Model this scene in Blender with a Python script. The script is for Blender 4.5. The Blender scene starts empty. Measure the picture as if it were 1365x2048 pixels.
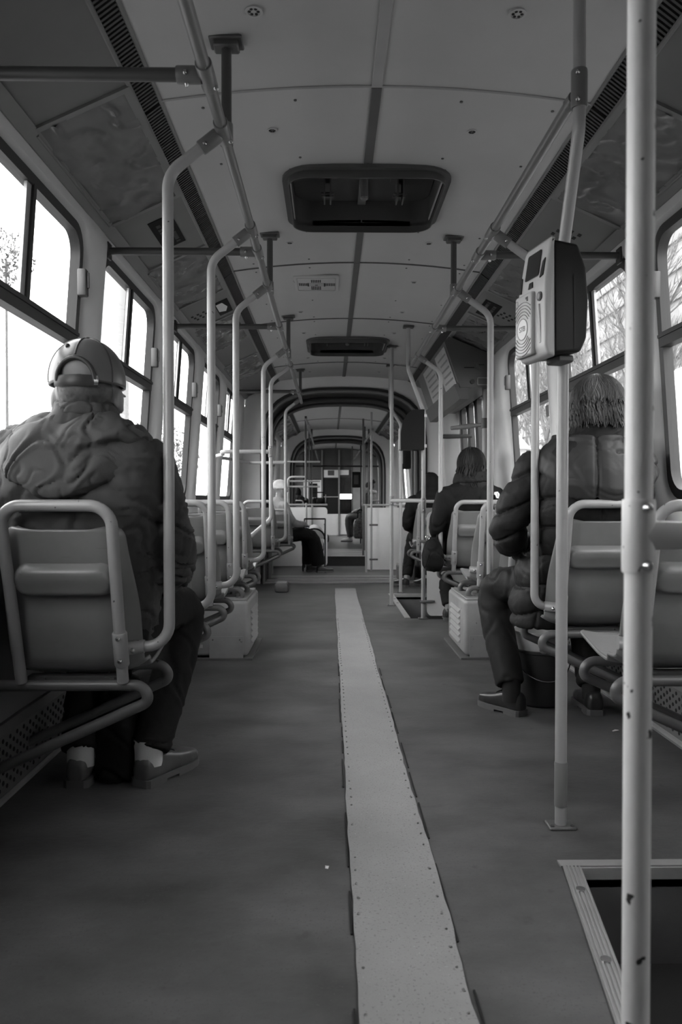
import bpy, bmesh, math, random
from mathutils import Vector, Matrix, noise
random.seed(7)
S = bpy.context.scene
COL = S.collection
PI = math.pi

# ------------------------------------------------------------------ camera, sky, exposure
CAMX, CAMZ, FPX = -0.16, 0.95, 1515.0
cam = bpy.data.cameras.new('camera')
cam.sensor_fit = 'VERTICAL'; cam.sensor_height = 36.0; cam.sensor_width = 24.0
cam.lens = FPX / 2048 * 36.0
cam.clip_start = 0.02; cam.clip_end = 400
camo = bpy.data.objects.new('camera', cam); COL.objects.link(camo)
camo.location = (CAMX, 0, CAMZ)
camo.rotation_euler = (PI/2 - math.atan(24/FPX), 0, -math.atan(22.5/FPX))
S.camera = camo
cam.dof.use_dof = True; cam.dof.focus_distance = 3.4; cam.dof.aperture_fstop = 5.6

world = bpy.data.worlds.new('sky'); S.world = world
world.use_nodes = True
wn = world.node_tree.nodes; wl = world.node_tree.links
bg = wn['Background']; bg.inputs['Color'].default_value = (1, 1, 1, 1)
bg.inputs['Strength'].default_value = 9.5      # flat bright overcast
S.view_settings.view_transform = 'Standard'
S.view_settings.look = 'None'
S.view_settings.exposure = 0.0
S.view_settings.gamma = 1.0
S.view_settings.use_curve_mapping = False
S.cycles.max_bounces = 10; S.cycles.diffuse_bounces = 6; S.cycles.glossy_bounces = 4
S.cycles.transparent_max_bounces = 16
S.cycles.caustics_reflective = False; S.cycles.caustics_refractive = False
S.cycles.sample_clamp_indirect = 6.0

# ------------------------------------------------------------------ materials
MATS = {}
def mat(name, v, rough=0.5, var=0.12, scale=6.0, bump=0.0, bscale=None, stretch=(1,1,1), metal=0.0,
        chips=0.0, chip_v=0.03, speck=0.0, speck_scale=250, spec=0.5, scratch=0.0):
    """neutral procedural paint: noise-varied grey, optional chipped spots, specks, scratches and fine relief"""
    m = bpy.data.materials.new(name); m.use_nodes = True
    n = m.node_tree.nodes; l = m.node_tree.links
    b = n['Principled BSDF']
    b.inputs['Roughness'].default_value = rough; b.inputs['Metallic'].default_value = metal
    b.inputs['Specular IOR Level'].default_value = spec
    tc = n.new('ShaderNodeTexCoord'); mp = n.new('ShaderNodeMapping')
    mp.inputs['Scale'].default_value = stretch
    l.new(tc.outputs['Object'], mp.inputs['Vector'])
    nz = n.new('ShaderNodeTexNoise'); nz.inputs['Scale'].default_value = scale
    nz.inputs['Detail'].default_value = 6; nz.inputs['Roughness'].default_value = 0.62
    l.new(mp.outputs['Vector'], nz.inputs['Vector'])
    cr = n.new('ShaderNodeValToRGB')
    cr.color_ramp.elements[0].position = 0.28; cr.color_ramp.elements[1].position = 0.74
    a, c = v*(1-var), v*(1+var)
    cr.color_ramp.elements[0].color = (a, a, a, 1); cr.color_ramp.elements[1].color = (c, c, c, 1)
    l.new(nz.outputs['Fac'], cr.inputs['Fac'])
    col = cr.outputs['Color']
    def mask_mix(col, src, lo, hi, val):
        r = n.new('ShaderNodeValToRGB')
        r.color_ramp.elements[0].position = lo; r.color_ramp.elements[1].position = hi
        l.new(src, r.inputs['Fac'])
        mx = n.new('ShaderNodeMix'); mx.data_type = 'RGBA'
        l.new(r.outputs['Color'], mx.inputs['Factor'])
        l.new(col, mx.inputs['A']); mx.inputs['B'].default_value = (val, val, val, 1)
        return mx.outputs['Result']
    if chips:
        n2 = n.new('ShaderNodeTexNoise'); n2.inputs['Scale'].default_value = 34; n2.inputs['Detail'].default_value = 3
        l.new(tc.outputs['Object'], n2.inputs['Vector'])
        col = mask_mix(col, n2.outputs['Fac'], 0.74 - chips, 0.755 - chips, chip_v)
    if speck:
        n3 = n.new('ShaderNodeTexNoise'); n3.inputs['Scale'].default_value = speck_scale; n3.inputs['Detail'].default_value = 2
        l.new(tc.outputs['Object'], n3.inputs['Vector'])
        col = mask_mix(col, n3.outputs['Fac'], 0.60, 0.70, v*(1-speck))
        col = mask_mix(col, n3.outputs['Color'], 0.62, 0.72, v*(1+speck))
    if scratch:
        mp4 = n.new('ShaderNodeMapping'); mp4.inputs['Scale'].default_value = (2, 2, 30)
        mp4.inputs['Rotation'].default_value = (0.3, 0.5, 0.2)
        l.new(tc.outputs['Object'], mp4.inputs['Vector'])
        n4 = n.new('ShaderNodeTexNoise'); n4.inputs['Scale'].default_value = 7.0; n4.inputs['Detail'].default_value = 9
        l.new(mp4.outputs['Vector'], n4.inputs['Vector'])
        col = mask_mix(col, n4.outputs['Fac'], 0.66, 0.80, v*(1-scratch))
        col = mask_mix(col, n4.outputs['Color'], 0.70, 0.80, v*(1+scratch*.7))
    l.new(col, b.inputs['Base Color'])
    rr = n.new('ShaderNodeMapRange'); rr.inputs['To Min'].default_value = max(0.03, rough-0.04); rr.inputs['To Max'].default_value = min(1, rough+0.05)
    l.new(nz.outputs['Fac'], rr.inputs['Value']); l.new(rr.outputs['Result'], b.inputs['Roughness'])
    if bump:
        nb = n.new('ShaderNodeTexNoise'); nb.inputs['Scale'].default_value = bscale or scale*4; nb.inputs['Detail'].default_value = 4
        l.new(mp.outputs['Vector'], nb.inputs['Vector'])
        bp = n.new('ShaderNodeBump'); bp.inputs['Strength'].default_value = bump; bp.inputs['Distance'].default_value = 0.01
        l.new(nb.outputs['Fac'], bp.inputs['Height']); l.new(bp.outputs['Normal'], b.inputs['Normal'])
    MATS[name] = m
    return m

def glass_mat(name, tint=0.92, refl=0.06, rough=0.0):
    m = bpy.data.materials.new(name); m.use_nodes = True
    n = m.node_tree.nodes; l = m.node_tree.links
    n.remove(n['Principled BSDF'])
    t = n.new('ShaderNodeBsdfTransparent'); t.inputs['Color'].default_value = (tint, tint, tint, 1)
    g = n.new('ShaderNodeBsdfGlossy'); g.inputs['Roughness'].default_value = rough
    mx = n.new('ShaderNodeMixShader')
    lw = n.new('ShaderNodeLayerWeight'); lw.inputs['Blend'].default_value = 0.25
    ml = n.new('ShaderNodeMath'); ml.operation = 'MULTIPLY_ADD'; ml.inputs[1].default_value = 0.3; ml.inputs[2].default_value = refl
    l.new(lw.outputs['Facing'], ml.inputs[0]); l.new(ml.outputs[0], mx.inputs['Fac'])
    l.new(t.outputs[0], mx.inputs[1]); l.new(g.outputs[0], mx.inputs[2])
    l.new(mx.outputs[0], n['Material Output'].inputs['Surface'])
    MATS[name] = m
    return m

mat('floor_vinyl', 0.100, 0.45, var=0.42, scale=3.6, stretch=(.7, 1.1, 1), bump=0.10, bscale=60, scratch=0.35, speck=.18, speck_scale=160, spec=.28)
mat('aisle_strip', 0.29, 0.6, var=0.10, scale=4.0, speck=0.42, speck_scale=170, bump=0.12, bscale=160)
mat('floor_plate', 0.22, 0.4, var=0.22, scale=6.0, stretch=(.3, 3, 1), scratch=0.3)
mat('ceiling_paint', 0.43, 0.38, var=0.06, scale=2.2, bump=0.03, bscale=5)
mat('seam_dark', 0.08, 0.5, var=0.15)
mat('seam_light', 0.34, 0.45, var=0.08)
mat('cove_paint', 0.16, 0.42, var=0.10, scale=3)
mat('cove_frame', 0.20, 0.4, var=0.1, scale=3)
mat('plastic_sheet', 0.15, 0.14, var=0.15, scale=4, bump=0.25, bscale=9)
mat('vent_dark', 0.035, 0.6, var=0.1)
mat('vent_slat', 0.06, 0.5, var=0.1)
mat('alu_trim', 0.45, 0.32, var=0.12, scale=10, metal=0.4, scratch=0.2)
mat('wall_paint', 0.62, 0.35, var=0.09, scale=2.4, stretch=(1, 1, .35))
mat('wall_lower', 0.22, 0.5, var=0.12, scale=4)
mat('rubber', 0.018, 0.5, var=0.2)
mat('rubber_soft', 0.03, 0.6, var=0.2)
mat('pole_paint', 0.36, 0.30, var=0.05, scale=9, chips=0.015, chip_v=0.06)
mat('pole_worn', 0.80, 0.34, var=0.06, scale=9, chips=0.075, chip_v=0.03)
mat('rail_paint', 0.17, 0.34, var=0.03, scale=9)
mat('post_paint', 0.07, 0.42, var=0.1)
mat('clamp_paint', 0.22, 0.36, var=0.08, scale=10)
mat('bolt_steel', 0.55, 0.25, metal=0.9, var=0.1)
mat('seat_plastic', 0.21, 0.34, var=0.10, scale=7, scratch=0.35, bump=0.03, bscale=40)
mat('seat_frame', 0.34, 0.29, var=0.08, scale=9, chips=0.05, chip_v=0.05)
mat('base_tube', 0.13, 0.35, var=0.12, scale=9, chips=0.02)
mat('heater_paint', 0.30, 0.42, var=0.16, scale=5, chips=0.03, chip_v=0.1)
mat('duct_paint', 0.13, 0.5, var=0.15, scale=6)
mat('hole_black', 0.008, 0.8, var=0.0)
mat('bellows', 0.05, 0.55, var=0.2, scale=4)
mat('white_panel', 0.82, 0.4, var=0.06, scale=3)
mat('housing_light', 0.46, 0.38, var=0.03, scale=5)
mat('housing_dark', 0.008, 0.5, var=0.12, scale=5, spec=.3)
mat('screen_dark', 0.012, 0.12, var=0.05)
mat('print_grey', 0.22, 0.5, var=0.05)
mat('print_dark', 0.03, 0.5, var=0.05)
mat('print_white', 0.72, 0.5, var=0.03)
mat('sticker_black', 0.012, 0.6, var=0.1, spec=.1)
mat('sticker_text', 0.075, 0.6, var=0.35, scale=120, spec=.1)
mat('poster_paper', 0.42, 0.3, var=0.25, scale=9, stretch=(1, 6, 1))
mat('cabinet_dark', 0.075, 0.4, var=0.12, scale=4)
mat('jacket_grey', 0.075, 0.62, var=0.12, scale=5, bump=0.08, bscale=220, spec=.12)
mat('jacket_hood', 0.085, 0.6, var=0.12, scale=5, bump=0.08, bscale=220, spec=.12)
mat('quilt_black', 0.022, 0.55, var=0.15, scale=6, bump=0.1, bscale=160, spec=.12)
mat('collar_black', 0.02, 0.7, var=0.15, scale=6, spec=.12)
mat('coat_black', 0.012, 0.75, var=0.2, scale=6, bump=0.1, bscale=120, spec=.12)
mat('beige_coat', 0.34, 0.75, var=0.1, scale=6, spec=.12)
mat('trousers_dark', 0.022, 0.8, var=0.2, scale=14, bump=0.1, bscale=120, spec=.12)
mat('trousers_satin', 0.026, 0.6, var=0.2, scale=8, spec=.12)
mat('skin', 0.30, 0.5, var=0.10, scale=12)
mat('skin_pale', 0.40, 0.5, var=0.08, scale=12)
mat('eye_white', 0.5, 0.2, var=0.02)
mat('hair_grey', 0.05, 0.5, var=0.5, scale=26, stretch=(6, 6, .8))
mat('hair_short', 0.10, 0.6, var=0.4, scale=60)
mat('hair_dark', 0.012, 0.5, var=0.4, scale=26, stretch=(6, 6, .8), spec=.2)
mat('quilt_hood', 0.034, 0.5, var=0.15, scale=6, spec=.3)
mat('cap_leather', 0.11, 0.33, var=0.14, scale=6, bump=0.05, bscale=60)
mat('cap_trim', 0.045, 0.4, var=0.1)
mat('shoe_leather', 0.085, 0.33, var=0.25, scale=10)
mat('shoe_black', 0.03, 0.3, var=0.25, scale=10)
mat('shoe_sole', 0.12, 0.6, var=0.15)
mat('sock_white', 0.6, 0.9, var=0.05, bump=0.1, bscale=200)
mat('sock_dark', 0.02, 0.9, var=0.1)
mat('knit_white', 0.75, 0.9, var=0.05, bump=0.3, bscale=120)
mat('shoe_white', 0.6, 0.5, var=0.1)
mat('plaid', 0.3, 0.8, var=0.7, scale=18)
mat('floral', 0.10, 0.7, var=0.9, scale=30)
mat('bag_black', 0.009, 0.6, var=0.2, spec=.12)
mat('bucket_dark', 0.035, 0.45, var=0.1)
mat('tub_pale', 0.50, 0.4, var=0.06)
mat('stroller_cloth', 0.5, 0.8, var=0.12)
mat('chrome', 0.7, 0.18, metal=1.0, var=0.05)
mat('asphalt', 0.22, 0.9, var=0.15, scale=1)
mat('concrete_pole', 0.30, 0.8, var=0.06, scale=.8)
mat('facade', 0.165, 0.85, var=0.10, scale=.3)
mat('facade_dark', 0.145, 0.7, var=0.2, scale=.4)
mat('window_far', 0.11, 0.3, var=0.2, scale=.5)
mat('kiosk_white', 0.6, 0.6, var=0.03)
mat('bark', 0.10, 0.9, var=0.3, scale=6)
mat('twig', 0.13, 0.9, var=0.3, scale=6)
mat('leaf_haze', 0.13, 0.8, var=0.3, scale=3)
mat('wire', 0.03, 0.6, var=0.0)
mat('house_wall', 0.28, 0.8, var=0.1, scale=.5)
mat('house_roof', 0.10, 0.8, var=0.15, scale=1)
glass_mat('window_glass', 0.86, 0.035)
glass_mat('door_glass', 0.72, 0.05)  # tinted darker than the other panes to dim light near the camera
glass_mat('cab_glass', 0.10, 0.06)

# ------------------------------------------------------------------ mesh helpers
def V(*a): return Vector(a)

def fillet(pts, r, seg=6):
    pts = [Vector(p) for p in pts]
    out = [pts[0]]
    for i in range(1, len(pts)-1):
        p = pts[i]; a = pts[i-1]-p; b = pts[i+1]-p
        la, lb = a.length, b.length; a.normalize(); b.normalize()
        ang = a.angle(b)
        rr = r[i] if isinstance(r, (list, tuple)) else r
        if ang > PI-0.02 or rr <= 0: out.append(p); continue
        t = min(rr/math.tan(ang/2), la*0.49, lb*0.49)
        A, B = p+a*t, p+b*t
        for k in range(seg+1):
            u = k/seg
            # rational-ish arc: blend of quadratic bezier with slightly heavier middle
            w = (1-u)**2, 2*u*(1-u)*math.sin(ang/2)*1.0, u*u
            s = sum(w); out.append((A*w[0]+p*w[1]+B*w[2])/s)
    out.append(pts[-1])
    return out

class MB:
    def __init__(s): s.v = []; s.f = []
    def add(s, vs, fs):
        o = len(s.v); s.v += [tuple(v) for v in vs]; s.f += [[i+o for i in f] for f in fs]; return s
    def box(s, c, d, rot=None):
        c = Vector(c); x, y, z = d[0]/2, d[1]/2, d[2]/2
        vs = [Vector((a, b, e)) for e in (-z, z) for a, b in ((-x, -y), (x, -y), (x, y), (-x, y))]
        if rot is not None: vs = [rot @ v for v in vs]
        return s.add([v+c for v in vs], [[3,2,1,0],[4,5,6,7],[0,1,5,4],[1,2,6,5],[2,3,7,6],[3,0,4,7]])
    def rbox(s, c, d, r=0.01, seg=2, rot=None):
        bm = bmesh.new(); bmesh.ops.create_cube(bm, size=1)
        for v in bm.verts: v.co = Vector((v.co.x*d[0], v.co.y*d[1], v.co.z*d[2]))
        bmesh.ops.bevel(bm, geom=bm.edges[:], offset=r, segments=seg, affect='EDGES', profile=0.5)
        bm.verts.index_update(); c = Vector(c)
        vs = [((rot @ v.co) if rot is not None else v.co.copy())+c for v in bm.verts]
        fs = [[v.index for v in f.verts] for f in bm.faces]; bm.free()
        return s.add(vs, fs)
    def loft(s, rings, capa=True, capb=True, closed=True):
        n = len(rings[0]); vs = [p for r in rings for p in r]; fs = []
        for i in range(len(rings)-1):
            for j in range(n if closed else n-1):
                k = (j+1) % n
                fs.append([i*n+j, i*n+k, (i+1)*n+k, (i+1)*n+j])
        if capa: fs.append(list(range(n))[::-1])
        if capb: fs.append([(len(rings)-1)*n+j for j in range(n)])
        return s.add(vs, fs)
    def tube(s, path, r, n=10, cap=True, ref=None, sq=1.0):
        path = [Vector(p) for p in path]
        rings = []; u = None
        for i, p in enumerate(path):
            if i == 0: t = path[1]-path[0]
            elif i == len(path)-1: t = path[-1]-path[-2]
            else: t = (path[i+1]-path[i]).normalized()+(path[i]-path[i-1]).normalized()
            t.normalize()
            if u is None:
                a = Vector(ref) if ref is not None else (Vector((0,0,1)) if abs(t.z) < 0.9 else Vector((0,1,0)))
                u = (a-t*a.dot(t)).normalized()
            else:
                u = (u-t*u.dot(t)); u.normalize()
            w = t.cross(u)
            rr = r[i] if isinstance(r, (list, tuple)) else r
            ra, rb = (rr if isinstance(rr, (list, tuple)) else (rr, rr*sq))
            rings.append([p+u*(ra*math.cos(2*PI*k/n))+w*(rb*math.sin(2*PI*k/n)) for k in range(n)])
        return s.loft(rings, cap, cap)
    def ell(s, c, r, nu=16, nv=10, rot=None):
        c = Vector(c); rings = []
        for i in range(1, nv):
            a = PI*i/nv
            ring = [Vector((r[0]*math.sin(a)*math.cos(2*PI*k/nu), r[1]*math.sin(a)*math.sin(2*PI*k/nu), r[2]*math.cos(a))) for k in range(nu)]
            rings.append([((rot @ q) if rot is not None else q)+c for q in ring])
        rings = rings[::-1]
        return s.loft(rings)
    def cyl(s, a, b, r, n=12, r2=None):
        return s.tube([a, b], [r, r if r2 is None else r2], n)
    def prism(s, poly, fn, d0, d1):
        """poly: 2-d outline; fn(a, b, d) -> point"""
        n = len(poly)
        vs = [fn(a, b, d0) for a, b in poly]+[fn(a, b, d1) for a, b in poly]
        fs = [list(range(n))[::-1], [n+i for i in range(n)]]+[[i, (i+1) % n, n+(i+1) % n, n+i] for i in range(n)]
        return s.add(vs, fs)
    def ring(s, inner, outer, fn, d0, d1):
        """flat frame between two outlines of equal count, from depth d0 to d1"""
        n = len(inner)
        vs = [fn(a, b, d0) for a, b in inner]+[fn(a, b, d0) for a, b in outer]+[fn(a, b, d1) for a, b in inner]+[fn(a, b, d1) for a, b in outer]
        fs = []
        for i in range(n):
            j = (i+1) % n
            fs += [[i, j, n+j, n+i], [2*n+i, 3*n+i, 3*n+j, 2*n+j], [i, 2*n+i, 2*n+j, j], [n+i, n+j, 3*n+j, 3*n+i]]
        return s.add(vs, fs)
    def mesh(s, name):
        me = bpy.data.meshes.new(name); me.from_pydata([tuple(v) for v in s.v], [], s.f); me.update()
        bm = bmesh.new(); bm.from_mesh(me); bmesh.ops.recalc_face_normals(bm, faces=bm.faces); bm.to_mesh(me); bm.free()
        return me
    def build(s, name, m, parent=None, smooth=40, **kw):
        return obj(name, s.mesh(name), m, parent, smooth, **kw)

def obj(name, me, m, parent=None, smooth=40, label=None, cat=None, group=None, kind=None, loc=None):
    if m is not None:
        me.materials.clear(); me.materials.append(MATS[m] if isinstance(m, str) else m)
    if smooth:
        me.shade_smooth(); me.set_sharp_from_angle(angle=math.radians(smooth))
    o = bpy.data.objects.new(name, me); COL.objects.link(o)
    if parent is not None: o.parent = parent
    if loc is not None: o.location = loc
    tag(o, label, cat, group, kind)
    return o

def tag(o, label=None, cat=None, group=None, kind=None):
    if label: o['label'] = label
    if cat: o['category'] = cat
    if group: o['group'] = group
    if kind: o['kind'] = kind
    return o

def thing(name, label, cat, loc=(0,0,0), rotz=0.0, group=None, kind=None):
    o = bpy.data.objects.new(name, None); COL.objects.link(o)
    o.location = loc; o.rotation_euler = (0, 0, rotz); o.empty_display_size = 0.05
    return tag(o, label, cat, group, kind)

def copy_tree(o, parent=None):
    c = o.copy(); COL.objects.link(c)
    if parent is not None: c.parent = parent
    for ch in list(o.children): copy_tree(ch, c)
    return c

def remesh(mb, voxel=0.012, smooth=6, disp=None, factor=0.5):
    """fuse overlapping lofts into one continuous surface, relax it, then push vertices along their normals"""
    me = mb.mesh('tmp'); o = bpy.data.objects.new('tmp', me)
    ws = bpy.data.scenes.new('work'); ws.collection.objects.link(o)     # evaluated apart from the big scene
    r = o.modifiers.new('r', 'REMESH'); r.mode = 'VOXEL'; r.voxel_size = voxel
    if smooth:
        sm = o.modifiers.new('s', 'SMOOTH'); sm.iterations = smooth; sm.factor = factor
    with bpy.context.temp_override(scene=ws, view_layer=ws.view_layers[0]):
        dg = bpy.context.evaluated_depsgraph_get()
        new = bpy.data.meshes.new_from_object(o.evaluated_get(dg))
    bpy.data.objects.remove(o); bpy.data.meshes.remove(me); bpy.data.scenes.remove(ws)
    if disp:
        nv = len(new.vertices); co = [0.0]*(nv*3)
        pn = [(v.co.copy(), v.normal.copy()) for v in new.vertices]
        for i, (p, q) in enumerate(pn):
            p = p+q*disp(p, q); co[3*i:3*i+3] = p
        new.vertices.foreach_set('co', co)
    new.update()
    return new

def rrect(y0, y1, z0, z1, r, seg=6):
    out = []
    for cy, cz, a0 in ((y1-r, z1-r, 0), (y0+r, z1-r, PI/2), (y0+r, z0+r, PI), (y1-r, z0+r, 1.5*PI)):
        for k in range(seg+1):
            a = a0+PI/2*k/seg
            out.append((cy+r*math.cos(a), cz+r*math.sin(a)))
    return out

def text_mesh(txt, size, ext=0.0006):
    c = bpy.data.curves.new('txt', 'FONT'); c.body = txt; c.size = size; c.extrude = ext
    c.align_x = 'CENTER'; c.align_y = 'CENTER'
    o = bpy.data.objects.new('txt', c); COL.objects.link(o)
    dg = bpy.context.evaluated_depsgraph_get()
    me = bpy.data.meshes.new_from_object(o.evaluated_get(dg))
    bpy.data.objects.remove(o); bpy.data.curves.remove(c)
    return me

def fbm(p, s, o=3):
    return noise.fractal(Vector(p)*s, 1.0, 2.0, o)
# ------------------------------------------------------------------ tram body
def wx(z):
    if z <= 0.95: return 1.20
    return 1.20-(z-0.95)/(2.14-0.95)*0.085
EDGE, ZE, ZA = 0.73, 2.295, 2.35
def cz(x): return ZA-(ZA-ZE)*(x/EDGE)**2
COVE_O, COVE_I = (1.118, 2.10), (0.79, 2.25)
ZW = 2.10
SEC = [(-1.30, 8.60), (9.80, 15.0), (16.2, 20.5)]

# floor ------------------------------------------------------------
fl = MB()
def slab(mb, poly, z0, z1): mb.prism(poly, lambda a, b, d: (a, b, d), z0, z1)
W1 = (0.30, 1.93); W2 = (6.05, 7.60)
def well_x(y): return 0.477-(1.93-y)*0.146
slab(fl, [(-1.22,-1.3),(0.18,-1.3),(well_x(W1[0]),W1[0]),(well_x(W1[1]),W1[1]),(0.477,W2[0]),(0.47,W2[1]),(0.47,9.3),(-1.22,9.3)], -0.05, 0)
slab(fl, [(0.18,-1.3),(1.22,-1.3),(1.22,W1[0]),(well_x(W1[0]),W1[0])], -0.05, 0)
slab(fl, [(0.477,W1[1]),(1.22,W1[1]),(1.22,W2[0]),(0.477,W2[0])], -0.05, 0)
slab(fl, [(0.47,W2[1]),(1.22,W2[1]),(1.22,9.3),(0.47,9.3)], -0.05, 0)
slab(fl, [(-1.22,9.3),(1.22,9.3),(1.22,12.75),(-1.22,12.75)], -0.22, -0.16)
slab(fl, [(-1.22,9.25),(1.22,9.25),(1.22,9.3),(-1.22,9.3)], -0.2, -0.05)
slab(fl, [(-1.22,12.75),(1.22,12.75),(1.22,22.2),(-1.22,22.2)], -0.05, 0)
floor = fl.build('floor', 'floor_vinyl', smooth=0, kind='structure', label='worn dark grey vinyl floor of the tram aisle', cat='floor')
st = MB(); slab(st, [(-1.2,12.73),(1.2,12.73),(1.2,12.76),(-1.2,12.76)], -0.16, -0.002)
st.build('step_riser', 'rubber_soft', floor, 0)
# turntable plates of the articulation
for i, y in enumerate((8.62, 8.92, 9.22, 12.8, 13.3, 13.8, 14.3)):
    p = MB(); p.box((0, y+0.12, 0.004), (1.8, 0.24 if i < 3 else 0.44, 0.008)); p.build('floor_plate', 'floor_plate', floor, 0)
    p = MB(); p.box((0, y-0.005, 0.008), (1.8, 0.015, 0.012)); p.build('plate_edge', 'alu_trim', floor, 0)

# aisle strip ------------------------------------------------------
strip = thing('trim_1', 'long pale speckled non-slip strip riveted down the middle of the aisle floor', 'floor strip', (0, 0, 0), kind='structure')
random.seed(3)
m = MB(); N = 150; L = []; R = []
for i in range(N+1):
    y = -1.2+(8.1+1.2)*i/N
    L.append((-0.107+random.uniform(-.0022, .0022)+0.002*math.sin(y*5), y)); R.append((0.110+random.uniform(-.003, .003)+0.003*math.sin(y*4.1), y))
vs = [(x, y, 0.001) for x, y in L]+[(x, y, 0.001) for x, y in R]+[(x, y, 0.005) for x, y in L]+[(x, y, 0.005) for x, y in R]
n = N+1; fs = []
for i in range(N):
    fs += [[2*n+i, 3*n+i, 3*n+i+1, 2*n+i+1], [i, 2*n+i, 2*n+i+1, i+1], [n+i, n+i+1, 3*n+i+1, 3*n+i]]
m.add(vs, fs); m.build('runner', 'aisle_strip', strip, 0)
m = MB()
y = 0.9
while y < 6.0:
    for x in (-0.094, 0.097):
        if random.random() < .82: m.cyl((x+random.uniform(-.004, .004), y+random.uniform(-.01, .01), 0.004), (x, y, 0.0068), 0.0034, 6, 0.0025)
    y += 0.068
m.build('rivets', 'base_tube', strip, 40, kind='stuff')
m = MB()   # lifted, torn edge lines beside the strip
for x0, side in ((-0.113, -1), (0.117, 1)):
    y = 0.95
    while y < 4.2:
        ln = random.uniform(.12, .4)
        m.box((x0+random.uniform(-.003, .003), y+ln/2, 0.0022), (0.0040, ln, 0.003)); y += ln+random.uniform(.03, .25)
m.build('torn_edge', 'hole_black', strip, 0, kind='stuff')

# step wells -------------------------------------------------------
def step_well(name, y0, y1, xa, xb, label):
    t = thing(name, label, 'step', kind='structure')
    def q(poly, z0, z1, nm, mt): m = MB(); slab(m, poly, z0, z1); return m.build(nm, mt, t, 0)
    q([(xa-.02, y0), (1.25, y0), (1.25, y1), (xb-.02, y1)], -0.52, -0.50, 'lower_tread', 'rubber_soft')
    q([(0.80, y0), (0.83, y0), (0.83, y1), (0.80, y1)], -0.50, -0.255, 'riser', 'seam_dark')
    q([(xa-.02, y0), (0.83, y0), (0.83, y1), (xb-.02, y1)], -0.27, -0.25, 'upper_tread', 'rubber_soft')
    q([(xa-.03, y0), (xa, y0), (xb, y1), (xb-.03, y1)], -0.5, -0.002, 'side_board', 'seam_dark')
    q([(xb, y1), (1.25, y1), (1.25, y1+.02), (xb, y1+.02)], -0.5, -0.001, 'end_board', 'duct_paint')
    q([(xa, y0-.02), (1.25, y0-.02), (1.25, y0), (xa, y0)], -0.5, -0.001, 'end_board', 'duct_paint')
    # ribbed aluminium nosings
    m = MB(); dx, dy = xb-xa, y1-y0; ln = math.hypot(dx, dy); rot = Matrix.Rotation(-math.atan2(dx, dy), 3, 'Z')
    cx, cy = (xa+xb)/2-.012, (y0+y1)/2
    m.box((cx, cy, 0.002), (0.046, ln, 0.006), rot)
    for k in range(5): m.box(Vector((cx, cy, 0.006))+rot @ Vector((-.018+.009*k, 0, 0)), (0.004, ln, 0.003), rot)
    m.box(Vector((cx, cy, -0.015))+rot @ Vector((.021, 0, 0)), (0.005, ln, 0.035), rot)
    nb = m.build('side_nosing', 'alu_trim', t, 0)
    m = MB(); m.box(((xb+1.2)/2-.02, y1+.02, 0.002), (1.2-xb+.04, 0.032, 0.006)); m.box(((xb+1.2)/2, y1-.003, -.012), (1.2-xb, 0.006, 0.03))
    m.build('end_nosing', 'alu_trim', t, 0)
    for k in range(3):
        yy = y1-.12-k*.28; xx = xb-(y1-yy)/dy*dx-.012
        m = MB(); m.cyl((xx, yy, .006), (xx, yy, .0105), .011, 10); m.build('screw', 'bolt_steel', nb, 40)
step_well('step_well', W1[0], W1[1], well_x(W1[0]), well_x(W1[1]), 'sunken door step with ribbed metal nosing in the near right corner')
step_well('step_well', W2[0], W2[1], 0.477, 0.47, 'smaller sunken door step further down beside the white screen panel')

# walls with window openings -----------------------------------------
ZB, ZT = 0.955, 2.018     # window opening
def side_fn(s, off=0.0):
    def fn(y, z, d):
        if d < -.015 and z > ZT-.04: d *= max(0.0, 1-(z-ZT+.04)/.11)     # the bulge of the pillars dies out over the window heads
        return (s*(wx(z)+d+off), y, z)
    return fn
def wall_grid(mb, s, y0, y1, z0, z1, d0=-0.04, d1=0.05):
    fn = side_fn(s)
    zs = [z0]+[z for z in (0.95,) if z0 < z < z1]+[z1]
    for a, b in zip(zs, zs[1:]):
        mb.prism([(y0, a), (y1, a), (y1, b), (y0, b)], fn, d0, d1)
def wall_bay(mb, s, y0, y1, w0, w1):
    """wall from y0 to y1 with one rounded window opening w0..w1"""
    steps = [(-.004, .05), (0, .03), (.010, .010), (.025, -.008), (.045, -.022), (.070, -.033), (.095, -.039), (.116, -.040)]
    def outline(g): return rrect(w0-g, w1+g, ZB-min(g, .095), ZT+min(g*.8, .074), 0.10+g*.7, 6)
    inner = outline(steps[-1][0]); outer = []
    for (a, b) in inner:      # push the outline out to the bay rectangle
        ca, cb = (w0+w1)/2, (ZB+ZT)/2
        ta = ((y1-ca) if a > ca else (ca-y0))/max(abs(a-ca), 1e-6); tb = ((ZW-cb) if b > cb else (cb-0.85))/max(abs(b-cb), 1e-6)
        t = min(ta, tb); outer.append((ca+(a-ca)*t, cb+(b-cb)*t))
    for k, c in enumerate(((y1, ZW), (y0, ZW), (y0, 0.85), (y1, 0.85))):
        j = min(range(k*7, k*7+7), key=lambda i: (outer[i][0]-c[0])**2+(outer[i][1]-c[1])**2); outer[j] = c
    fn = side_fn(s); n = len(inner)
    rings = [[Vector(fn(a, b, d)) for a, b in outline(g)] for g, d in steps]+[[Vector(fn(a, b, -.040)) for a, b in outer], [Vector(fn(a, b, .05)) for a, b in outer]]
    rings.append(rings[0])
    mb.loft(rings, False, False)
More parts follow.
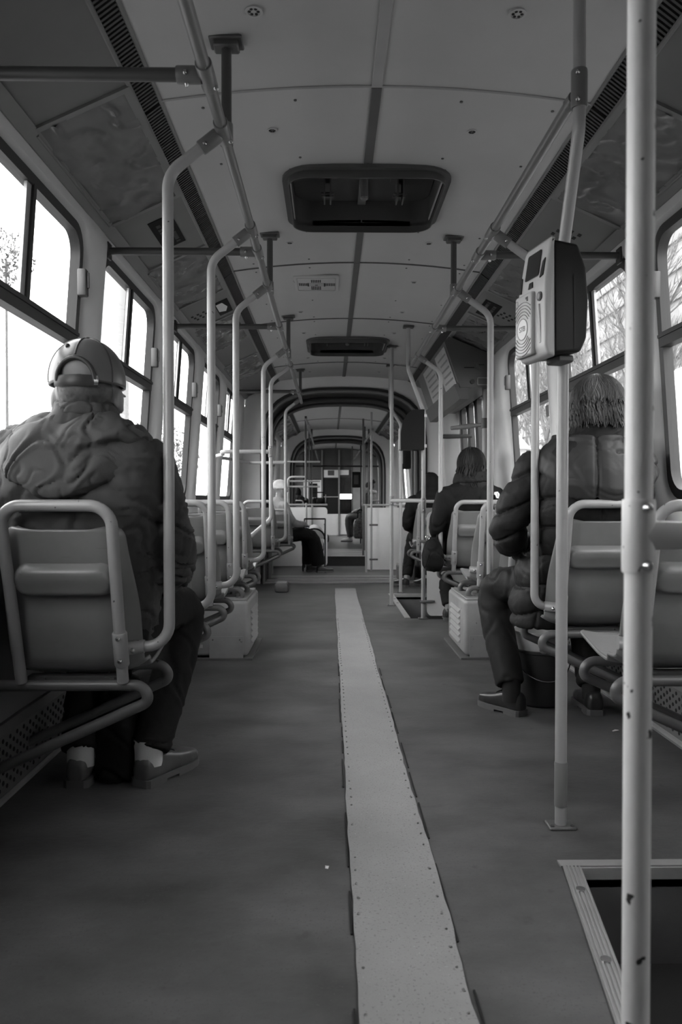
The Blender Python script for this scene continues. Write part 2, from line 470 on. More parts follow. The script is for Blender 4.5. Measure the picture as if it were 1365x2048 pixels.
def make_wall(name, s, y0, y1, holes, doors, label):
    mb = MB()
    cuts = [(a, b, 'w') for a, b in holes]+[(a, b, 'd') for a, b in doors]
    cuts.sort(); edges = []; y = y0
    for i, (a, b, k) in enumerate(cuts):
        if k == 'd':
            if a > y: wall_grid(mb, s, y, a, 0.85, ZW)
            wall_grid(mb, s, a, b, 1.98, ZW); y = b
        else:
            nxt = cuts[i+1] if i+1 < len(cuts) else None
            end = y1 if nxt is None else (nxt[0] if nxt[2] == 'd' else (b+nxt[0])/2)
            st_ = max(y, a-0.30)
            if st_ > y+1e-4: wall_grid(mb, s, y, st_, 0.85, ZW)
            e2 = min(end, b+0.30)
            wall_bay(mb, s, st_, e2, a, b); y = e2
    if y < y1-1e-4: wall_grid(mb, s, y, y1, 0.85, ZW)
    o = mb.build(name, 'wall_paint', None, 35, kind='structure', label=label, cat='wall')
    lo = MB(); segs = []; y = y0
    for a, b in doors: segs.append((y, a)); y = b
    segs.append((y, y1))
    for a, b in segs:
        if b > a: wall_grid(lo, s, a, b, -0.2, 0.85, -0.02, 0.05)
    lo.build('lower_panel', 'wall_lower', o, 0)
    for a, b in segs:
        if b > a:
            m = MB(); m.prism([(a, .84), (b, .84), (b, .86), (a, .86)], side_fn(s), -0.05, 0.02); m.build('sill', 'alu_trim', o, 0)
    return o
KW = [(2.03+1.24*k, 3.03+1.24*k) for k in range(-2, 5)]
make_wall('wall_left', -1, -1.3, 8.6, KW[1:], [], 'left side wall with pale pillars between large windows, near coach')
make_wall('wall_right', 1, -1.3, 8.6, [KW[2], KW[3], KW[4]], [W1, W2], 'right side wall with windows and two door openings, near coach')
MID_L = [(9.95, 11.05), (11.35, 12.45), (12.75, 13.75)]; MID_R = [(11.7, 12.7), (12.95, 13.95)]; D3 = (9.9, 11.4)
make_wall('wall_left_middle', -1, 9.8, 15.0, MID_L, [], 'left wall of the middle coach beyond the first bellows')
make_wall('wall_right_middle', 1, 9.8, 15.0, MID_R, [D3], 'right wall of the middle coach beyond the first bellows')
FAR_L = [(16.45+1.24*k, 17.45+1.24*k) for k in range(3)]; FAR_R = [FAR_L[0], FAR_L[2]]; D4 = (17.6, 18.8)
make_wall('wall_left_far', -1, 16.2, 20.5, FAR_L, [], 'left wall of the farthest coach before the cab')
make_wall('wall_right_far', 1, 16.2, 20.5, FAR_R, [D4], 'right wall of the farthest coach before the cab')

WN = [0]
def make_window(s, w0, w1, label, latch=1, latch_z=1.80):
    WN[0] += 1
    t = thing('window_%d' % WN[0], label, 'window', kind='structure')
    fn = side_fn(s)
    def scaled(g): return rrect(w0+g, w1-g, ZB+g, ZT-g, 0.10-g*.5, 6)
    m = MB(); m.ring(scaled(0.034), scaled(-0.002), fn, 0.006, 0.045); m.build('rubber_frame', 'rubber', t, 30)
    zr = 1.585; mid = (w0+w1)/2
    m = MB(); m.prism([(w0+.02, zr-.028), (w1-.02, zr-.028), (w1-.02, zr+.028), (w0+.02, zr+.028)], fn, -0.002, 0.04)
    m.prism([(w0+.02, zr+.008), (w1-.02, zr+.008), (w1-.02, zr+.02), (w0+.02, zr+.02)], fn, -0.008, 0.0)
    m.build('middle_rail', 'rubber', t, 0)
    m = MB(); m.prism([(mid-.012, zr), (mid+.012, zr), (mid+.012, ZT-.03), (mid-.012, ZT-.03)], fn, 0.004, 0.036); m.build('divider', 'rubber', t, 0)
    m = MB(); m.prism([(mid-.05, zr+.03), (mid-.014, zr+.03), (mid-.014, ZT-.035), (mid-.05, ZT-.035)], fn, 0.012, 0.022); m.build('sash_strip', 'alu_trim', t, 0)
    def pane(a, b, c, d, dp):
        m = MB(); m.add([fn(a, c, dp), fn(b, c, dp), fn(b, d, dp), fn(a, d, dp)], [[0, 1, 2, 3]]); m.build('pane', 'window_glass', t, 0)
    pane(w0+.02, w1-.02, ZB+.02, zr, .025); pane(w0+.02, mid, zr, ZT-.02, .018); pane(mid, w1-.02, zr, ZT-.02, .030)
    if latch:
        yy = w1-.035 if latch > 0 else w0+.035
        m = MB(); c = Vector(fn(yy, latch_z, -0.012)); m.rbox(c, (0.035, 0.04, 0.105), 0.006); m.box(c+Vector((-s*.02, 0, .01)), (.008, .012, .06))
        m.build('latch', 'post_paint', t, 30)
    return t
ORD = ['first', 'second', 'third', 'fourth', 'fifth']
make_window(-1, *KW[1], 'left window just outside the picture edge beside the camera', 1)
for i in range(5):
    make_window(-1, *KW[2+i], ORD[i]+' left window from the camera, '+('beside the man in the cap' if i == 0 else 'bright with white sky'), 1, 1.80 if i == 0 else 1.74)
for i in range(3):
    make_window(1, *KW[2+i], ORD[i]+' right window from the camera, '+['behind the thick front pole', 'beside the passenger in the quilted coat', 'beside the long-haired woman, trees outside'][i], 1)
for i, w in enumerate(MID_L): make_window(-1, *w, ORD[i]+' left window of the middle coach', 0)
for i, w in enumerate(MID_R): make_window(1, *w, ORD[i]+' right window of the middle coach after its door', 0)
for i, w in enumerate(FAR_L): make_window(-1, *w, ORD[i]+' left window of the farthest coach', 0)
for i, w in enumerate(FAR_R): make_window(1, *w, ['right window of the farthest coach before its door', 'right window of the farthest coach after its door'][i], 0)
# small square sticker on the third right window
m = MB(); m.prism([(4.60, 1.46), (4.66, 1.46), (4.66, 1.53), (4.60, 1.53)], side_fn(1), 0.012, 0.014)
m.build('sticker', 'duct_paint', None, 0, label='small square grey sticker on right window beyond the quilted passenger', cat='sticker')

# ceiling ------------------------------------------------------------
ceil = thing('ceiling', 'low curved grey tram ceiling made of flat painted panels', 'ceiling', kind='structure')
HATCH = [(3.20, 3.84), (6.52, 7.14)]
def ceil_half(s, y0, y1, hole=None):
    m = MB(); g = 0.004
    xs = [0.004, 0.12, 0.24, 0.33, 0.45, 0.6, EDGE]; ys = [y0+g]+([hole[0], hole[1]] if hole else [])+[y1-g]
    for i in range(len(ys)-1):
        for j in range(len(xs)-1):
            if hole and i == 1 and j < 3: continue
            a, b = xs[j], xs[j+1]; c, d = ys[i], ys[i+1]
            m.add([(s*a, c, cz(a)), (s*b, c, cz(b)), (s*b, d, cz(b)), (s*a, d, cz(a)),
                   (s*a, c, cz(a)+.012), (s*b, c, cz(b)+.012), (s*b, d, cz(b)+.012), (s*a, d, cz(a)+.012)],
                  [[0,1,2,3],[7,6,5,4],[0,4,5,1],[1,5,6,2],[2,6,7,3],[3,7,4,0]])
    m.build('ceiling_panel', 'ceiling_paint', ceil, 30)
def roof_back(y0, y1):    # dark roof skin above the panels so that the joints are dark
    m = MB(); pr = [(-1.25, 2.17), (-1.16, 2.26), (-.82, 2.46), (0, 2.53), (.82, 2.46), (1.16, 2.26), (1.25, 2.17)]
    m.loft([[(x, y0, z) for x, z in pr], [(x, y1, z) for x, z in pr]], False, False, closed=False)
    m.build('roof_skin', 'seam_dark', ceil, 0)
BAYS = [(-1.3, .7), (.7, 2.58), (2.58, 4.48), (4.48, 5.85), (5.85, 7.7), (7.7, 8.6)]
for a, b in BAYS:
    h = next((h for h in HATCH if a < h[0] < b), None)
    for s in (-1, 1): ceil_half(s, a, b, h)
    segs = [(a, b)] if not h else [(a, h[0]-.035), (h[1]+.035, b)]
    for c, d in segs:
        m = MB(); m.rbox((0, (c+d)/2, ZA-.003), (0.036, d-c-.01, 0.008), 0.002, 1); m.build('seam_cover', 'seam_light' if b < 2.6 else 'seam_dark', ceil, 30)
    m = MB(); P = [(-EDGE+2*EDGE*k/16) for k in range(17)]
    m.tube([(x, b, cz(x)-.001) for x in P], 0.006, 6); m.build('cross_seam', 'seam_light' if b < 2.6 else 'seam_dark', ceil, 30)
MIDB = [(9.8, 11.2), (11.2, 13.0), (13.0, 15.0)]; FARB = [(16.2, 18.0), (18.0, 20.5)]
for a, b in MIDB+FARB:
    for s in (-1, 1): ceil_half(s, a, b)
    m = MB(); m.rbox((0, (a+b)/2, ZA-.003), (0.036, b-a-.01, 0.008), 0.002, 1); m.build('seam_cover', 'seam_dark', ceil, 30)
    m = MB(); P = [(-EDGE+2*EDGE*k/16) for k in range(17)]
    m.tube([(x, b, cz(x)-.001) for x in P], 0.007, 6); m.build('cross_seam', 'seam_dark', ceil, 30)
for a, b in SEC: roof_back(a, b)
roof_back(8.6, 9.8); roof_back(15.0, 16.2); roof_back(20.5, 22.2)

# vent strips and coves
NX, NZ = (COVE_I[0]-EDGE), (COVE_I[1]-ZE)
def strip_pt(s, u, d, y):    # u 0..1 across the strip, d depth inwards from its face
    ln = math.hypot(NX, NZ)
    return (s*(EDGE+NX*u-NZ/ln*d), y, ZE+NZ*u+NX/ln*d)
def vent(s, y0, y1, name='vent_grille'):
    m = MB(); g = .006
    q = lambda u, d, y: strip_pt(s, u, d, y)
    m.add([q(0, .02, y0), q(1, .02, y0), q(1, .02, y1), q(0, .02, y1)], [[0, 1, 2, 3]])
    back = m.build('vent_backing', 'vent_dark', ceil, 0)
    m = MB()
    for u in (0.0, 1.0):
        m.tube([q(u, 0, y0), q(u, 0, y1)], 0.0075, 6)
    m.build('vent_edge', 'cove_frame', ceil, 40)
    m = MB(); y = y0+.02
    while y < y1-.01:
        m.add([q(.08, -.002, y), q(.92, -.002, y), q(.92, -.002, y+.009), q(.08, -.002, y+.009), q(.08, .012, y+.003), q(.92, .012, y+.003), q(.92, .012, y+.012), q(.08, .012, y+.012)],
              [[0,1,2,3],[7,6,5,4],[0,4,5,1],[2,6,7,3],[1,5,6,2],[3,7,4,0]]); y += .0185
    m.build(name, 'vent_slat', ceil, 0, kind='stuff')
def cove_pt(s, u, y, d=0.0):
    (x0, z0), (x1, z1) = COVE_O, COVE_I
    ln = math.hypot(x1-x0, z1-z0); nx, nz = (z1-z0)/ln, (x0-x1)/ln   # points up-outwards
    return (s*(x0+(x1-x0)*u+nx*d), y, z0+(z1-z0)*u+nz*d)
def cove_plain(s, y0, y1):
    m = MB(); q = lambda u, y, d: cove_pt(s, u, y, d)
    m.prism([(0, y0+.003), (1, y0+.003), (1, y1-.003), (0, y1-.003)], lambda a, b, d: q(a, b, d), 0, .012)
    m.build('cove_panel', 'cove_paint', ceil, 0)
def cove_framed(s, y0, y1, seed):
    q = lambda u, y, d: cove_pt(s, u, y, d)
    m = MB(); m.prism([(0, y0), (1, y0), (1, y1), (0, y1)], q, .006, .018); m.build('cove_panel', 'cove_paint', ceil, 0)
    m = MB()
    for a, b, c, d in ((0, .07, y0, y1), (.93, 1, y0, y1), (.07, .93, y0, y0+.025), (.07, .93, y1-.025, y1)):
        m.prism([(a, c), (b, c), (b, d), (a, d)], q, -.008, .006)
    m.tube([q(.085, y0+.03, -.010), q(.085, y1-.03, -.010)], .006, 6)
    fr = m.build('advert_frame', 'cove_frame', ceil, 30)
    rings = []; nu, ny = 26, 52
    for j in range(ny+1):
        y = y0+.02+(y1-y0-.04)*j/ny
        rings.append([q(.06+.88*i/nu, y, -.004+.010*noise.noise((i*.12+seed, j*.10, seed*3.1))-.010*max(0, 1-abs(noise.noise((i*.09+seed*1.7, j*.13, 4.2)))*11)) for i in range(nu+1)])
    m = MB(); m.loft(rings, False, False, closed=False); m.build('advert_sheet', 'plastic_sheet', fr, 60)
FR = [(.9, 1.85), (2.40, 3.25), (3.87, 4.67), (5.22, 6.02), (6.66, 7.50)]
for s in (-1, 1):
    y = -1.3
    for i, (a, b) in enumerate(FR):
        if s > 0 and a > 6: continue
        cove_plain(s, y, a); cove_framed(s, a, b, i+5*s); y = b
    cove_plain(s, y, 8.6)
    for a, b in BAYS: vent(s, a, b)
    for a, b in ((9.8, 15.0), (16.2, 20.5)):
        vent(s, a, b); k = a
        while k < b-.4:
            e = min(k+1.1, b); cove_plain(s, k, k+.3); cove_framed(s, k+.3, e, k); k = e
        if k < b: cove_plain(s, k, b)
    # gutter trim between cove and wall
    for a, b in SEC:
        m = MB(); m.prism([(a, 0), (b, 0), (b, 1), (a, 1)], lambda yy, u, d: (s*(1.125-.035*u-d), yy, 2.078+.035*u), 0, .014); m.build('gutter_trim', 'cove_frame', ceil, 0)

# speaker slots and stickers on the cove panels
def slots(s, yc, uc):
    m = MB()
    for r in range(3):
        for c in range(3):
            y, u = yc+(r-1)*.05, uc+(c-1)*.11+(r-1)*.03
            m.prism([(u-.022, y-.014), (u+.022, y-.014), (u+.022, y+.014), (u-.022, y+.014)], lambda a, b, d: cove_pt(s, a, b, d), -.0015, .001)
    m.build('speaker_slots', 'hole_black', ceil, 0)
slots(1, 3.52, .55); slots(-1, 4.98, .35); slots(1, 4.98, .35)
def notice(s, yc, uc, label):
    t = thing('sticker', label, 'sticker')
    q = lambda a, b, d: cove_pt(s, a, b, d)
    m = MB(); m.prism([(uc-.16, yc-.17), (uc+.16, yc-.17), (uc+.16, yc+.17), (uc-.16, yc+.17)], q, -.003, 0); m.build('backing', 'sticker_black', t, 0)
    for row, words in ((.075, (.03, .13, .12, .02)), (-.06, (.04, .03, .10, .03, .05))):
        m = MB(); y = yc-.15+(0 if row > 0 else .03)
        for w in words:
            m.prism([(uc+row-.028, y), (uc+row+.028, y), (uc+row+.028, y+w*.82), (uc+row-.028, y+w*.82)], q, -.0045, -.0028); y += w*.82+.014
        m.build('lettering', 'sticker_text', t, 0)
notice(-1, 3.55, .62, 'black warning sticker with two rows of pale lettering above the left windows')
notice(1, 5.0, .70, 'small black sticker on the right cove behind the ticket validator')
t = thing('sticker', 'black square sticker with a white folded paper mark on the left cove', 'sticker')
q = lambda a, b, d: cove_pt(-1, a, b, d)
m = MB(); m.prism([(.66, 4.86), (.92, 4.86), (.92, 5.16), (.66, 5.16)], q, -.003, 0); m.build('backing', 'sticker_black', t, 0)
m = MB(); m.prism([(.68, 4.90), (.80, 4.90), (.86, 5.02), (.80, 5.10), (.68, 5.06)], q, -.005, -.003); m.build('mark', 'print_white', t, 0)
# ------------------------------------------------------------------ arches, bellows, end walls
def ray_poly(poly, ang):
    d = Vector((math.cos(ang), math.sin(ang))); best = 0
    for (a, b), (c, e) in zip(poly, poly[1:]):
        p, q = Vector((a, b)), Vector((c, e)); w = q-p
        den = d.x*w.y-d.y*w.x
        if abs(den) < 1e-9: continue
        t = (p.x*w.y-p.y*w.x)/den; u = (p.x*d.y-p.y*d.x)/den
        if -1e-6 <= u <= 1+1e-6 and t > best: best = t
    return d*best
PROF = [(1.22, -.3), (1.20, .95), (1.118, 2.10), (.79, 2.25), (.73, 2.295)]+[(x, cz(x)) for x in (.5, .25, 0, -.25, -.5)]+[(-.73, 2.295), (-.79, 2.25), (-1.118, 2.10), (-1.20, .95), (-1.22, -.3)]
def arch_poly(hw=.915, zs=1.45, zp=2.18, n=28):
    out = [(hw, -.3), (hw, zs)]
    for k in range(1, n):
        a = PI*k/n
        out.append((hw*math.copysign(abs(math.cos(a))**.62, math.cos(a)), zs+(zp-zs)*abs(math.sin(a))**.62*(1+0.012*(1-abs(math.cos(a))))))
    return out+[(-hw, zs), (-hw, -.3)]
ANG = [PI*k/72 for k in range(73)]
def arch_wall(name, y0, y1, outer, inner, m_, label=None, parent=None, z0=0.0):
    m = MB(); o = [ray_poly(outer, a) for a in ANG]; i = [ray_poly(inner, a) for a in ANG]
    n = len(ANG); vs = [(p.x, y0, p.y+z0) for p in o]+[(p.x, y0, p.y+z0) for p in i]+[(p.x, y1, p.y+z0) for p in o]+[(p.x, y1, p.y+z0) for p in i]
    fs = []
    for k in range(n-1):
        fs += [[k, k+1, n+k+1, n+k], [2*n+k, 3*n+k, 3*n+k+1, 2*n+k+1], [n+k, n+k+1, 3*n+k+1, 3*n+k], [k, 2*n+k, 2*n+k+1, k+1]]
    m.add(vs, fs)
    return m.build(name, m_, parent, 35, **({'kind': 'structure', 'label': label, 'cat': 'wall'} if label else {}))
A = arch_poly()
for k, (y, lab) in enumerate(((8.58, 'near'), (9.80, 'far'), (14.97, 'near'), (16.2, 'far'))):
    w = arch_wall('wall_arch', y, y+.05, PROF, A, 'white_panel', ['end wall of the near coach around the first bellows arch', 'arched end wall where the middle coach begins', 'arched end wall where the middle coach ends', 'arched wall where the farthest coach begins'][k])
    arch_wall('arch_lining', y-.02, y+.07, arch_poly(.945, 1.46, 2.215), arch_poly(.90, 1.44, 2.155), 'rubber_soft', None, w)
    m = MB(); P = [ray_poly(A, a) for a in ANG]
    m.tube([(p.x*.99, y-.03, p.y*.995) for p in P], .016, 6); m.build('arch_trim', 'cove_frame', w, 40)
def bellows(y0, y1, n, label):
    t = thing('bellows', label, 'bellows', kind='structure')
    m = MB(); rings = []
    P = [ray_poly(A, a) for a in ANG]
    for k in range(2*n+1):
        y = y0+(y1-y0)*k/(2*n); sc = 1.0 if k % 2 else 1.055
        rings.append([(p.x*sc, y, p.y*(1+(sc-1)*.7)) for p in P])
    m.loft(rings, False, False, closed=False); m.build('folded_skin', 'bellows', t, 20)
    for y in (y0+(y1-y0)*.5,):
        m = MB(); m.tube([(p.x*.985, y, p.y*.99) for p in P], .03, 8); m.build('hoop', 'seam_dark', t, 40)
bellows(8.66, 9.78, 7, 'dark folded bellows between the near and middle coach')
bellows(15.05, 16.18, 7, 'dark folded bellows between the middle and farthest coach')
# unseen rear end wall, kept windowless to cut light from behind the camera
def end_wall(name, y, label, holes, m_='wall_paint', out=.05):
    t = thing(name, label, 'wall', kind='structure')
    zs = sorted({0.0, 2.36}|{h[2] for h in holes}|{h[3] for h in holes}); xs = sorted({-1.2, 1.2}|{h[0] for h in holes}|{h[1] for h in holes})
    for a, b in zip(xs, xs[1:]):
        for c, d in zip(zs, zs[1:]):
            if any(h[0] <= a and b <= h[1] and h[2] <= c and d <= h[3] for h in holes): continue
            m = MB(); m.box(((a+b)/2, y, (c+d)/2), (b-a, out, d-c)); m.build('wall_panel', m_, t, 0)
    return t
end_wall('wall_rear', -1.32, 'unseen tram end wall behind the camera, closed to block light', [(-2, -1.9, 0, .1)], 'wall_paint')
# driver's cab partition at the far end
cab = thing('wall_front', 'far cab partition with white lower panels and dark glazed door', 'wall', kind='structure')
YC = 20.5
def cb(nm, x0, x1, z0, z1, mt, dy=0.0, th=.04, par=None):
    m = MB(); m.box(((x0+x1)/2, YC+dy, (z0+z1)/2), (x1-x0, th, z1-z0)); return m.build(nm, mt, par or cab, 0)
def px(u): return CAMX+(u-660)/FPX*YC
def pz(v): return CAMZ-(v-1000)/FPX*YC
cb('left_panel', -1.15, px(606), 0, 2.25, 'wall_lower')
lp = cb('white_board', px(607), px(643), pz(1071), pz(960), 'white_panel')
cb('poster', px(620), px(635), pz(995), pz(967), 'sticker_black', -.03, .01, lp)
cb('top_board', px(606), px(646), pz(958), 2.3, 'cabinet_dark')
d = cb('door_panel', px(648), px(677), pz(1071), pz(1028), 'white_panel')
cb('door_glass', px(648), px(677), pz(1027), pz(957), 'housing_dark', 0, .02, d)
cb('door_handle', px(651), px(653), pz(1008), pz(989), 'chrome', -.04, .03, d)
cb('door_bar', px(646), px(679), pz(994.5), pz(993), 'alu_trim', -.03, .02, d)
hd = cb('header_board', px(648), px(677), pz(955), pz(940), 'white_panel')
cb('header_screen', px(656), px(669), pz(951), pz(941), 'seam_dark', -.03, .01, hd)
cb('header_board', px(680), px(698), pz(950), pz(940), 'white_panel')
cb('header_beam', -1.15, 1.15, pz(939), 2.36, 'cabinet_dark', .03)
for u in (644.5, 678.5): cb('door_post', px(u-1.6), px(u+1.6), 0, 2.3, 'wall_lower', -.02, .08)
cb('white_board', px(680.5), px(760), pz(1069), pz(1028), 'white_panel')
m = MB(); m.box(((px(680)+px(706))/2, YC, (pz(1026)+pz(955))/2), (px(706)-px(680), .01, pz(955)-pz(1026))); m.build('cab_window', 'window_glass', cab, 0)
cb('backing_board', -1.15, px(680.5), 0, 2.34, 'cabinet_dark', .08)  # added boards that block windscreen light around the bright cab pane
cb('backing_board', px(705.5), 1.15, 0, 2.34, 'cabinet_dark', .08)
cb('backing_board', px(680.5), px(705.5), pz(988), 2.34, 'cabinet_dark', .08)
cb('backing_board', px(680.5), px(705.5), 0, pz(1026), 'cabinet_dark', .08)
cb('right_panel', px(706.5), 1.15, pz(1027), 2.3, 'wall_lower')
# cab walls beyond, open to the windscreen
t = end_wall('wall_windscreen', 22.2, 'front end of the cab with the bright windscreen opening', [(-1.0, 1.0, .85, 1.95)])
m = MB(); m.add([(-1.0, 22.2, .85), (1.0, 22.2, .85), (1.0, 22.2, 1.95), (-1.0, 22.2, 1.95)], [[0, 1, 2, 3]]); m.build('pane', 'window_glass', t, 0)
m = MB(); m.box((.1, 21.7, .5), (1.6, .5, .96)); m.build('dashboard', 'cabinet_dark', t, 0)
for s, nm in ((-1, 'wall_cab_left'), (1, 'wall_cab_right')):
    m = MB(); m.box((s*1.2, 21.35, 1.1), (.05, 1.7, 2.3)); m.build(nm, 'wall_lower', None, 0, kind='structure', label='side wall of the cab on the '+('left' if s < 0 else 'right')+' beyond the partition', cat='wall')

# ------------------------------------------------------------------ doors
DN = [0]
def folding_door(y0, y1, label, glass='window_glass'):
    DN[0] += 1
    t = thing('door_%d' % DN[0], label, 'door', kind='structure'); n = 4; w = (y1-y0)/n
    for k in range(n):
        a, b = y0+k*w+.004, y0+(k+1)*w-.004
        fn = lambda y, z, d: (wx(max(.95, z))+.02+d, y, z)
        zs = -.48
        leaf = MB(); leaf.ring(rrect(a+.055, b-.055, .72, 1.85, .05, 3), rrect(a, b, zs, 1.98, .01, 3), fn, 0, .035)  # lower half made solid to keep light out of the step well
        lo = leaf.build('leaf', 'seam_dark', t, 30)
        m = MB(); m.ring(rrect(a+.06, b-.06, .725, 1.845, .05, 3), rrect(a+.045, b-.045, .71, 1.86, .055, 3), fn, -.006, .04); m.build('gasket', 'rubber', lo, 30)
        m = MB(); m.add([fn(a+.05, .72, .018), fn(b-.05, .72, .018), fn(b-.05, 1.85, .018), fn(a+.05, 1.85, .018)], [[0, 1, 2, 3]]); m.build('pane', glass, lo, 0)
    for k in (1, 3):
        m = MB(); yy = y0+k*w
        m.tube(fillet([(1.17, yy-.03, .75), (1.13, yy-.03, .75), (1.13, yy-.03, 1.25), (1.15, yy-.03, 1.25)], .03, 3), .012, 8); m.build('grab_handle', 'pole_paint', t, 40)
folding_door(*W1, 'folding glazed door beside the camera at the near right step', 'door_glass')
folding_door(*W2, 'folding glazed door halfway down the right side')
folding_door(*D3, 'folding glazed door of the middle coach on the right')
folding_door(*D4, 'folding glazed door of the farthest coach on the right')

# door-drive cabinet over the second door
c = thing('door_cabinet', 'dark door-drive cabinet with posters hanging over the middle right door', 'cabinet')
prof = [(1.115, 2.085), (.77, 2.225), (.735, 2.19), (.86, 1.83), (1.12, 1.83)]
m = MB(); m.prism(prof, lambda a, b, d: (a, d, b), 5.92, 7.72); m.build('casing', 'cabinet_dark', c, 30)
m = MB(); m.prism([(.852, 1.865), (.815, 1.855), (.86, 1.74), (.93, 1.74), (.93, 1.83)], lambda a, b, d: (a, d, b), 5.93, 7.7); m.build('light_shade', 'seam_dark', c, 30)
def face_pt(u, y, d):     # on the sloping inner face
    x0, z0, x1, z1 = .735, 2.19, .86, 1.83
    ln = math.hypot(x1-x0, z1-z0); nx, nz = (z1-z0)/ln, -(x1-x0)/ln
    return (x0+(x1-x0)*u+nx*d, y, z0+(z1-z0)*u+nz*d)
for a, b in ((5.98, 6.50), (6.66, 7.3)):
    m = MB(); m.prism([(.08, a), (.9, a), (.9, b), (.08, b)], face_pt, .002, .006); p = m.build('poster', 'poster_paper', c, 0)
    m = MB()
    for k in range(5): m.prism([(.2+.13*k, a+.05), (.24+.13*k, a+.05), (.24+.13*k, b-.08-.05*(k % 2)), (.2+.13*k, b-.08-.05*(k % 2))], face_pt, .006, .0075)
    m.build('print_lines', 'print_grey', p, 0)
m = MB(); m.cyl((1.02, 5.90, 2.0), (1.02, 5.925, 2.0), .035, 18); m.cyl((1.02, 5.893, 2.0), (1.02, 5.91, 2.0), .026, 18); k_ = m.build('lock', 'seam_dark', c, 40)
m = MB(); m.box((1.02, 5.889, 2.0), (.045, .008, .009)); m.build('lock_slot', 'rubber', k_, 0)
m = MB(); m.box((.93, 5.917, 1.985), (.08, .006, .006)); m.build('slot', 'hole_black', c, 0)
m = MB(); m.cyl((.955, 5.91, 1.875), (.955, 5.925, 1.875), .018, 14); m.build('knob', 'rubber_soft', c, 40)
m = MB(); m.ring(rrect(1.0, 1.09, 1.855, 1.9, .006, 2), rrect(.992, 1.098, 1.847, 1.908, .008, 2), lambda a, b, d: (a, d, b), 5.912, 5.921); m.build('name_plate', 'cove_frame', c, 0)
# door operating shaft under it
s_ = thing('door_shaft', 'vertical door shaft with padded cross arms under the dark cabinet', 'door gear')
m = MB(); m.cyl((1.075, 6.02, -.1), (1.075, 6.02, 1.83), .021, 14); m.build('shaft', 'pole_paint', s_, 40)
m = MB(); m.cyl((1.075, 6.02, 1.52), (1.075, 6.02, 1.60), .03, 14); m.build('collar', 'post_paint', s_, 40)
m = MB(); m.tube([(1.06, 6.03, 1.55), (.95, 6.12, 1.545), (.84, 6.22, 1.54)], [.014, .021, .016], 10); m.build('arm', 'clamp_paint', s_, 40)
m = MB(); m.tube([(1.06, 6.5, 1.50), (.86, 6.5, 1.495), (.80, 6.5, 1.495)], [.016, .02, .018], 10); m.build('arm', 'post_paint', s_, 40)

# ------------------------------------------------------------------ ceiling fittings
def hatch(y0, y1, label):
    t = thing('roof_hatch', label, 'roof hatch'); yc, hx, hy = (y0+y1)/2, .335, (y1-y0)/2
    zf = lambda x: cz(abs(x))
    m = MB(); fn = lambda a, b, d: (a, yc+b, zf(a)+d)
    m.ring(rrect(-hx, hx, -hy, hy, .09, 6), rrect(-hx-.03, hx+.03, -hy-.03, hy+.03, .12, 6), fn, -.012, .004); m.build('flange', 'seam_dark', t, 40)
    m = MB(); m.ring(rrect(-hx, hx, -hy, hy, .09, 6), rrect(-hx-.006, hx+.006, -hy-.006, hy+.006, .095, 6), lambda a, b, d: (a, yc+b, d), 2.30, 2.47); m.build('shaft_wall', 'post_paint', t, 40)
    m = MB(); m.prism(rrect(-hx+.005, hx-.005, -hy+.005, hy-.005, .085, 6), lambda a, b, d: (a, yc+b, d+.0*b), 2.455, 2.47); m.build('lid', 'post_paint', t, 30)
    for x in (-.17, .17):
        m = MB()
        for dx in (-.014, .014): m.box((x+dx, yc+.06, 2.405), (.007, .10, .10))
        m.box((x, yc+.12, 2.40), (.06, .02, .01)); m.box((x, yc+.05, 2.45), (.09, .05, .012)); m.cyl((x-.03, yc+.03, 2.375), (x+.03, yc+.03, 2.375), .007, 8)
        m.build('bracket', 'seam_dark', t, 30)
    m = MB(); m.box((0, yc-hy+.06, 2.36), (.04, .14, .012)); m.cyl((0, yc+.02, 2.36), (0, yc+.02, 2.45), .018, 12); m.box((0, yc, 2.44), (.04, 2*hy-.02, .012)); m.ell((0, yc+.02, 2.355), (.02, .02, .014), 12, 6)
    m.build('handle', 'duct_paint', t, 30)
    m = MB(); m.box((0, yc-hy+.03, 2.385), (2*hx-.04, .012, .012)); m.build('crossbar', 'seam_dark', t, 0)
hatch(*HATCH[0], 'large dark roof hatch with two brackets, nearer of the two')
hatch(*HATCH[1], 'farther dark roof hatch near the end of the coach')
def nozzle(x, y, big, label, grp):
    t = thing('ceiling_nozzle', label, 'air nozzle', (x, y, cz(abs(x))), group=grp); r = .026 if big else .019
    m = MB(); n = 20
    m.ring([(r*.72*math.cos(2*PI*k/n), r*.72*math.sin(2*PI*k/n)) for k in range(n)], [(r*math.cos(2*PI*k/n), r*math.sin(2*PI*k/n)) for k in range(n)], lambda a, b, d: (a, b, d), -.005, .002); m.build('rim', 'ceiling_paint', t, 40)
    m = MB(); m.cyl((0, 0, -.003), (0, 0, .003), r*.73, 20); m.build('disc', 'ceiling_paint' if big else 'seam_dark', t, 40)
    m = MB()
    for k in range(6):
        a = 2*PI*k/6; m.cyl((r*.48*math.cos(a), r*.48*math.sin(a), -.0045), (r*.48*math.cos(a), r*.48*math.sin(a), -.002), r*.17, 8)
    m.build('holes', 'hole_black', t, 0)
NZ_ = [(2.17, True), (2.86, False), (4.10, False), (4.83, False), (5.6, False), (6.3, False), (7.4, False), (8.2, False)]
for i, (y, big) in enumerate(NZ_):
    for s, sd in ((-1, 'left'), (1, 'right')):
        nozzle(s*.375, y, big, (['nearest', 'second nearest', 'third', 'fourth', 'fifth', 'sixth', 'seventh', 'farthest'][i])+' round air nozzle on the '+sd+' half of the ceiling', 'round ceiling nozzles')
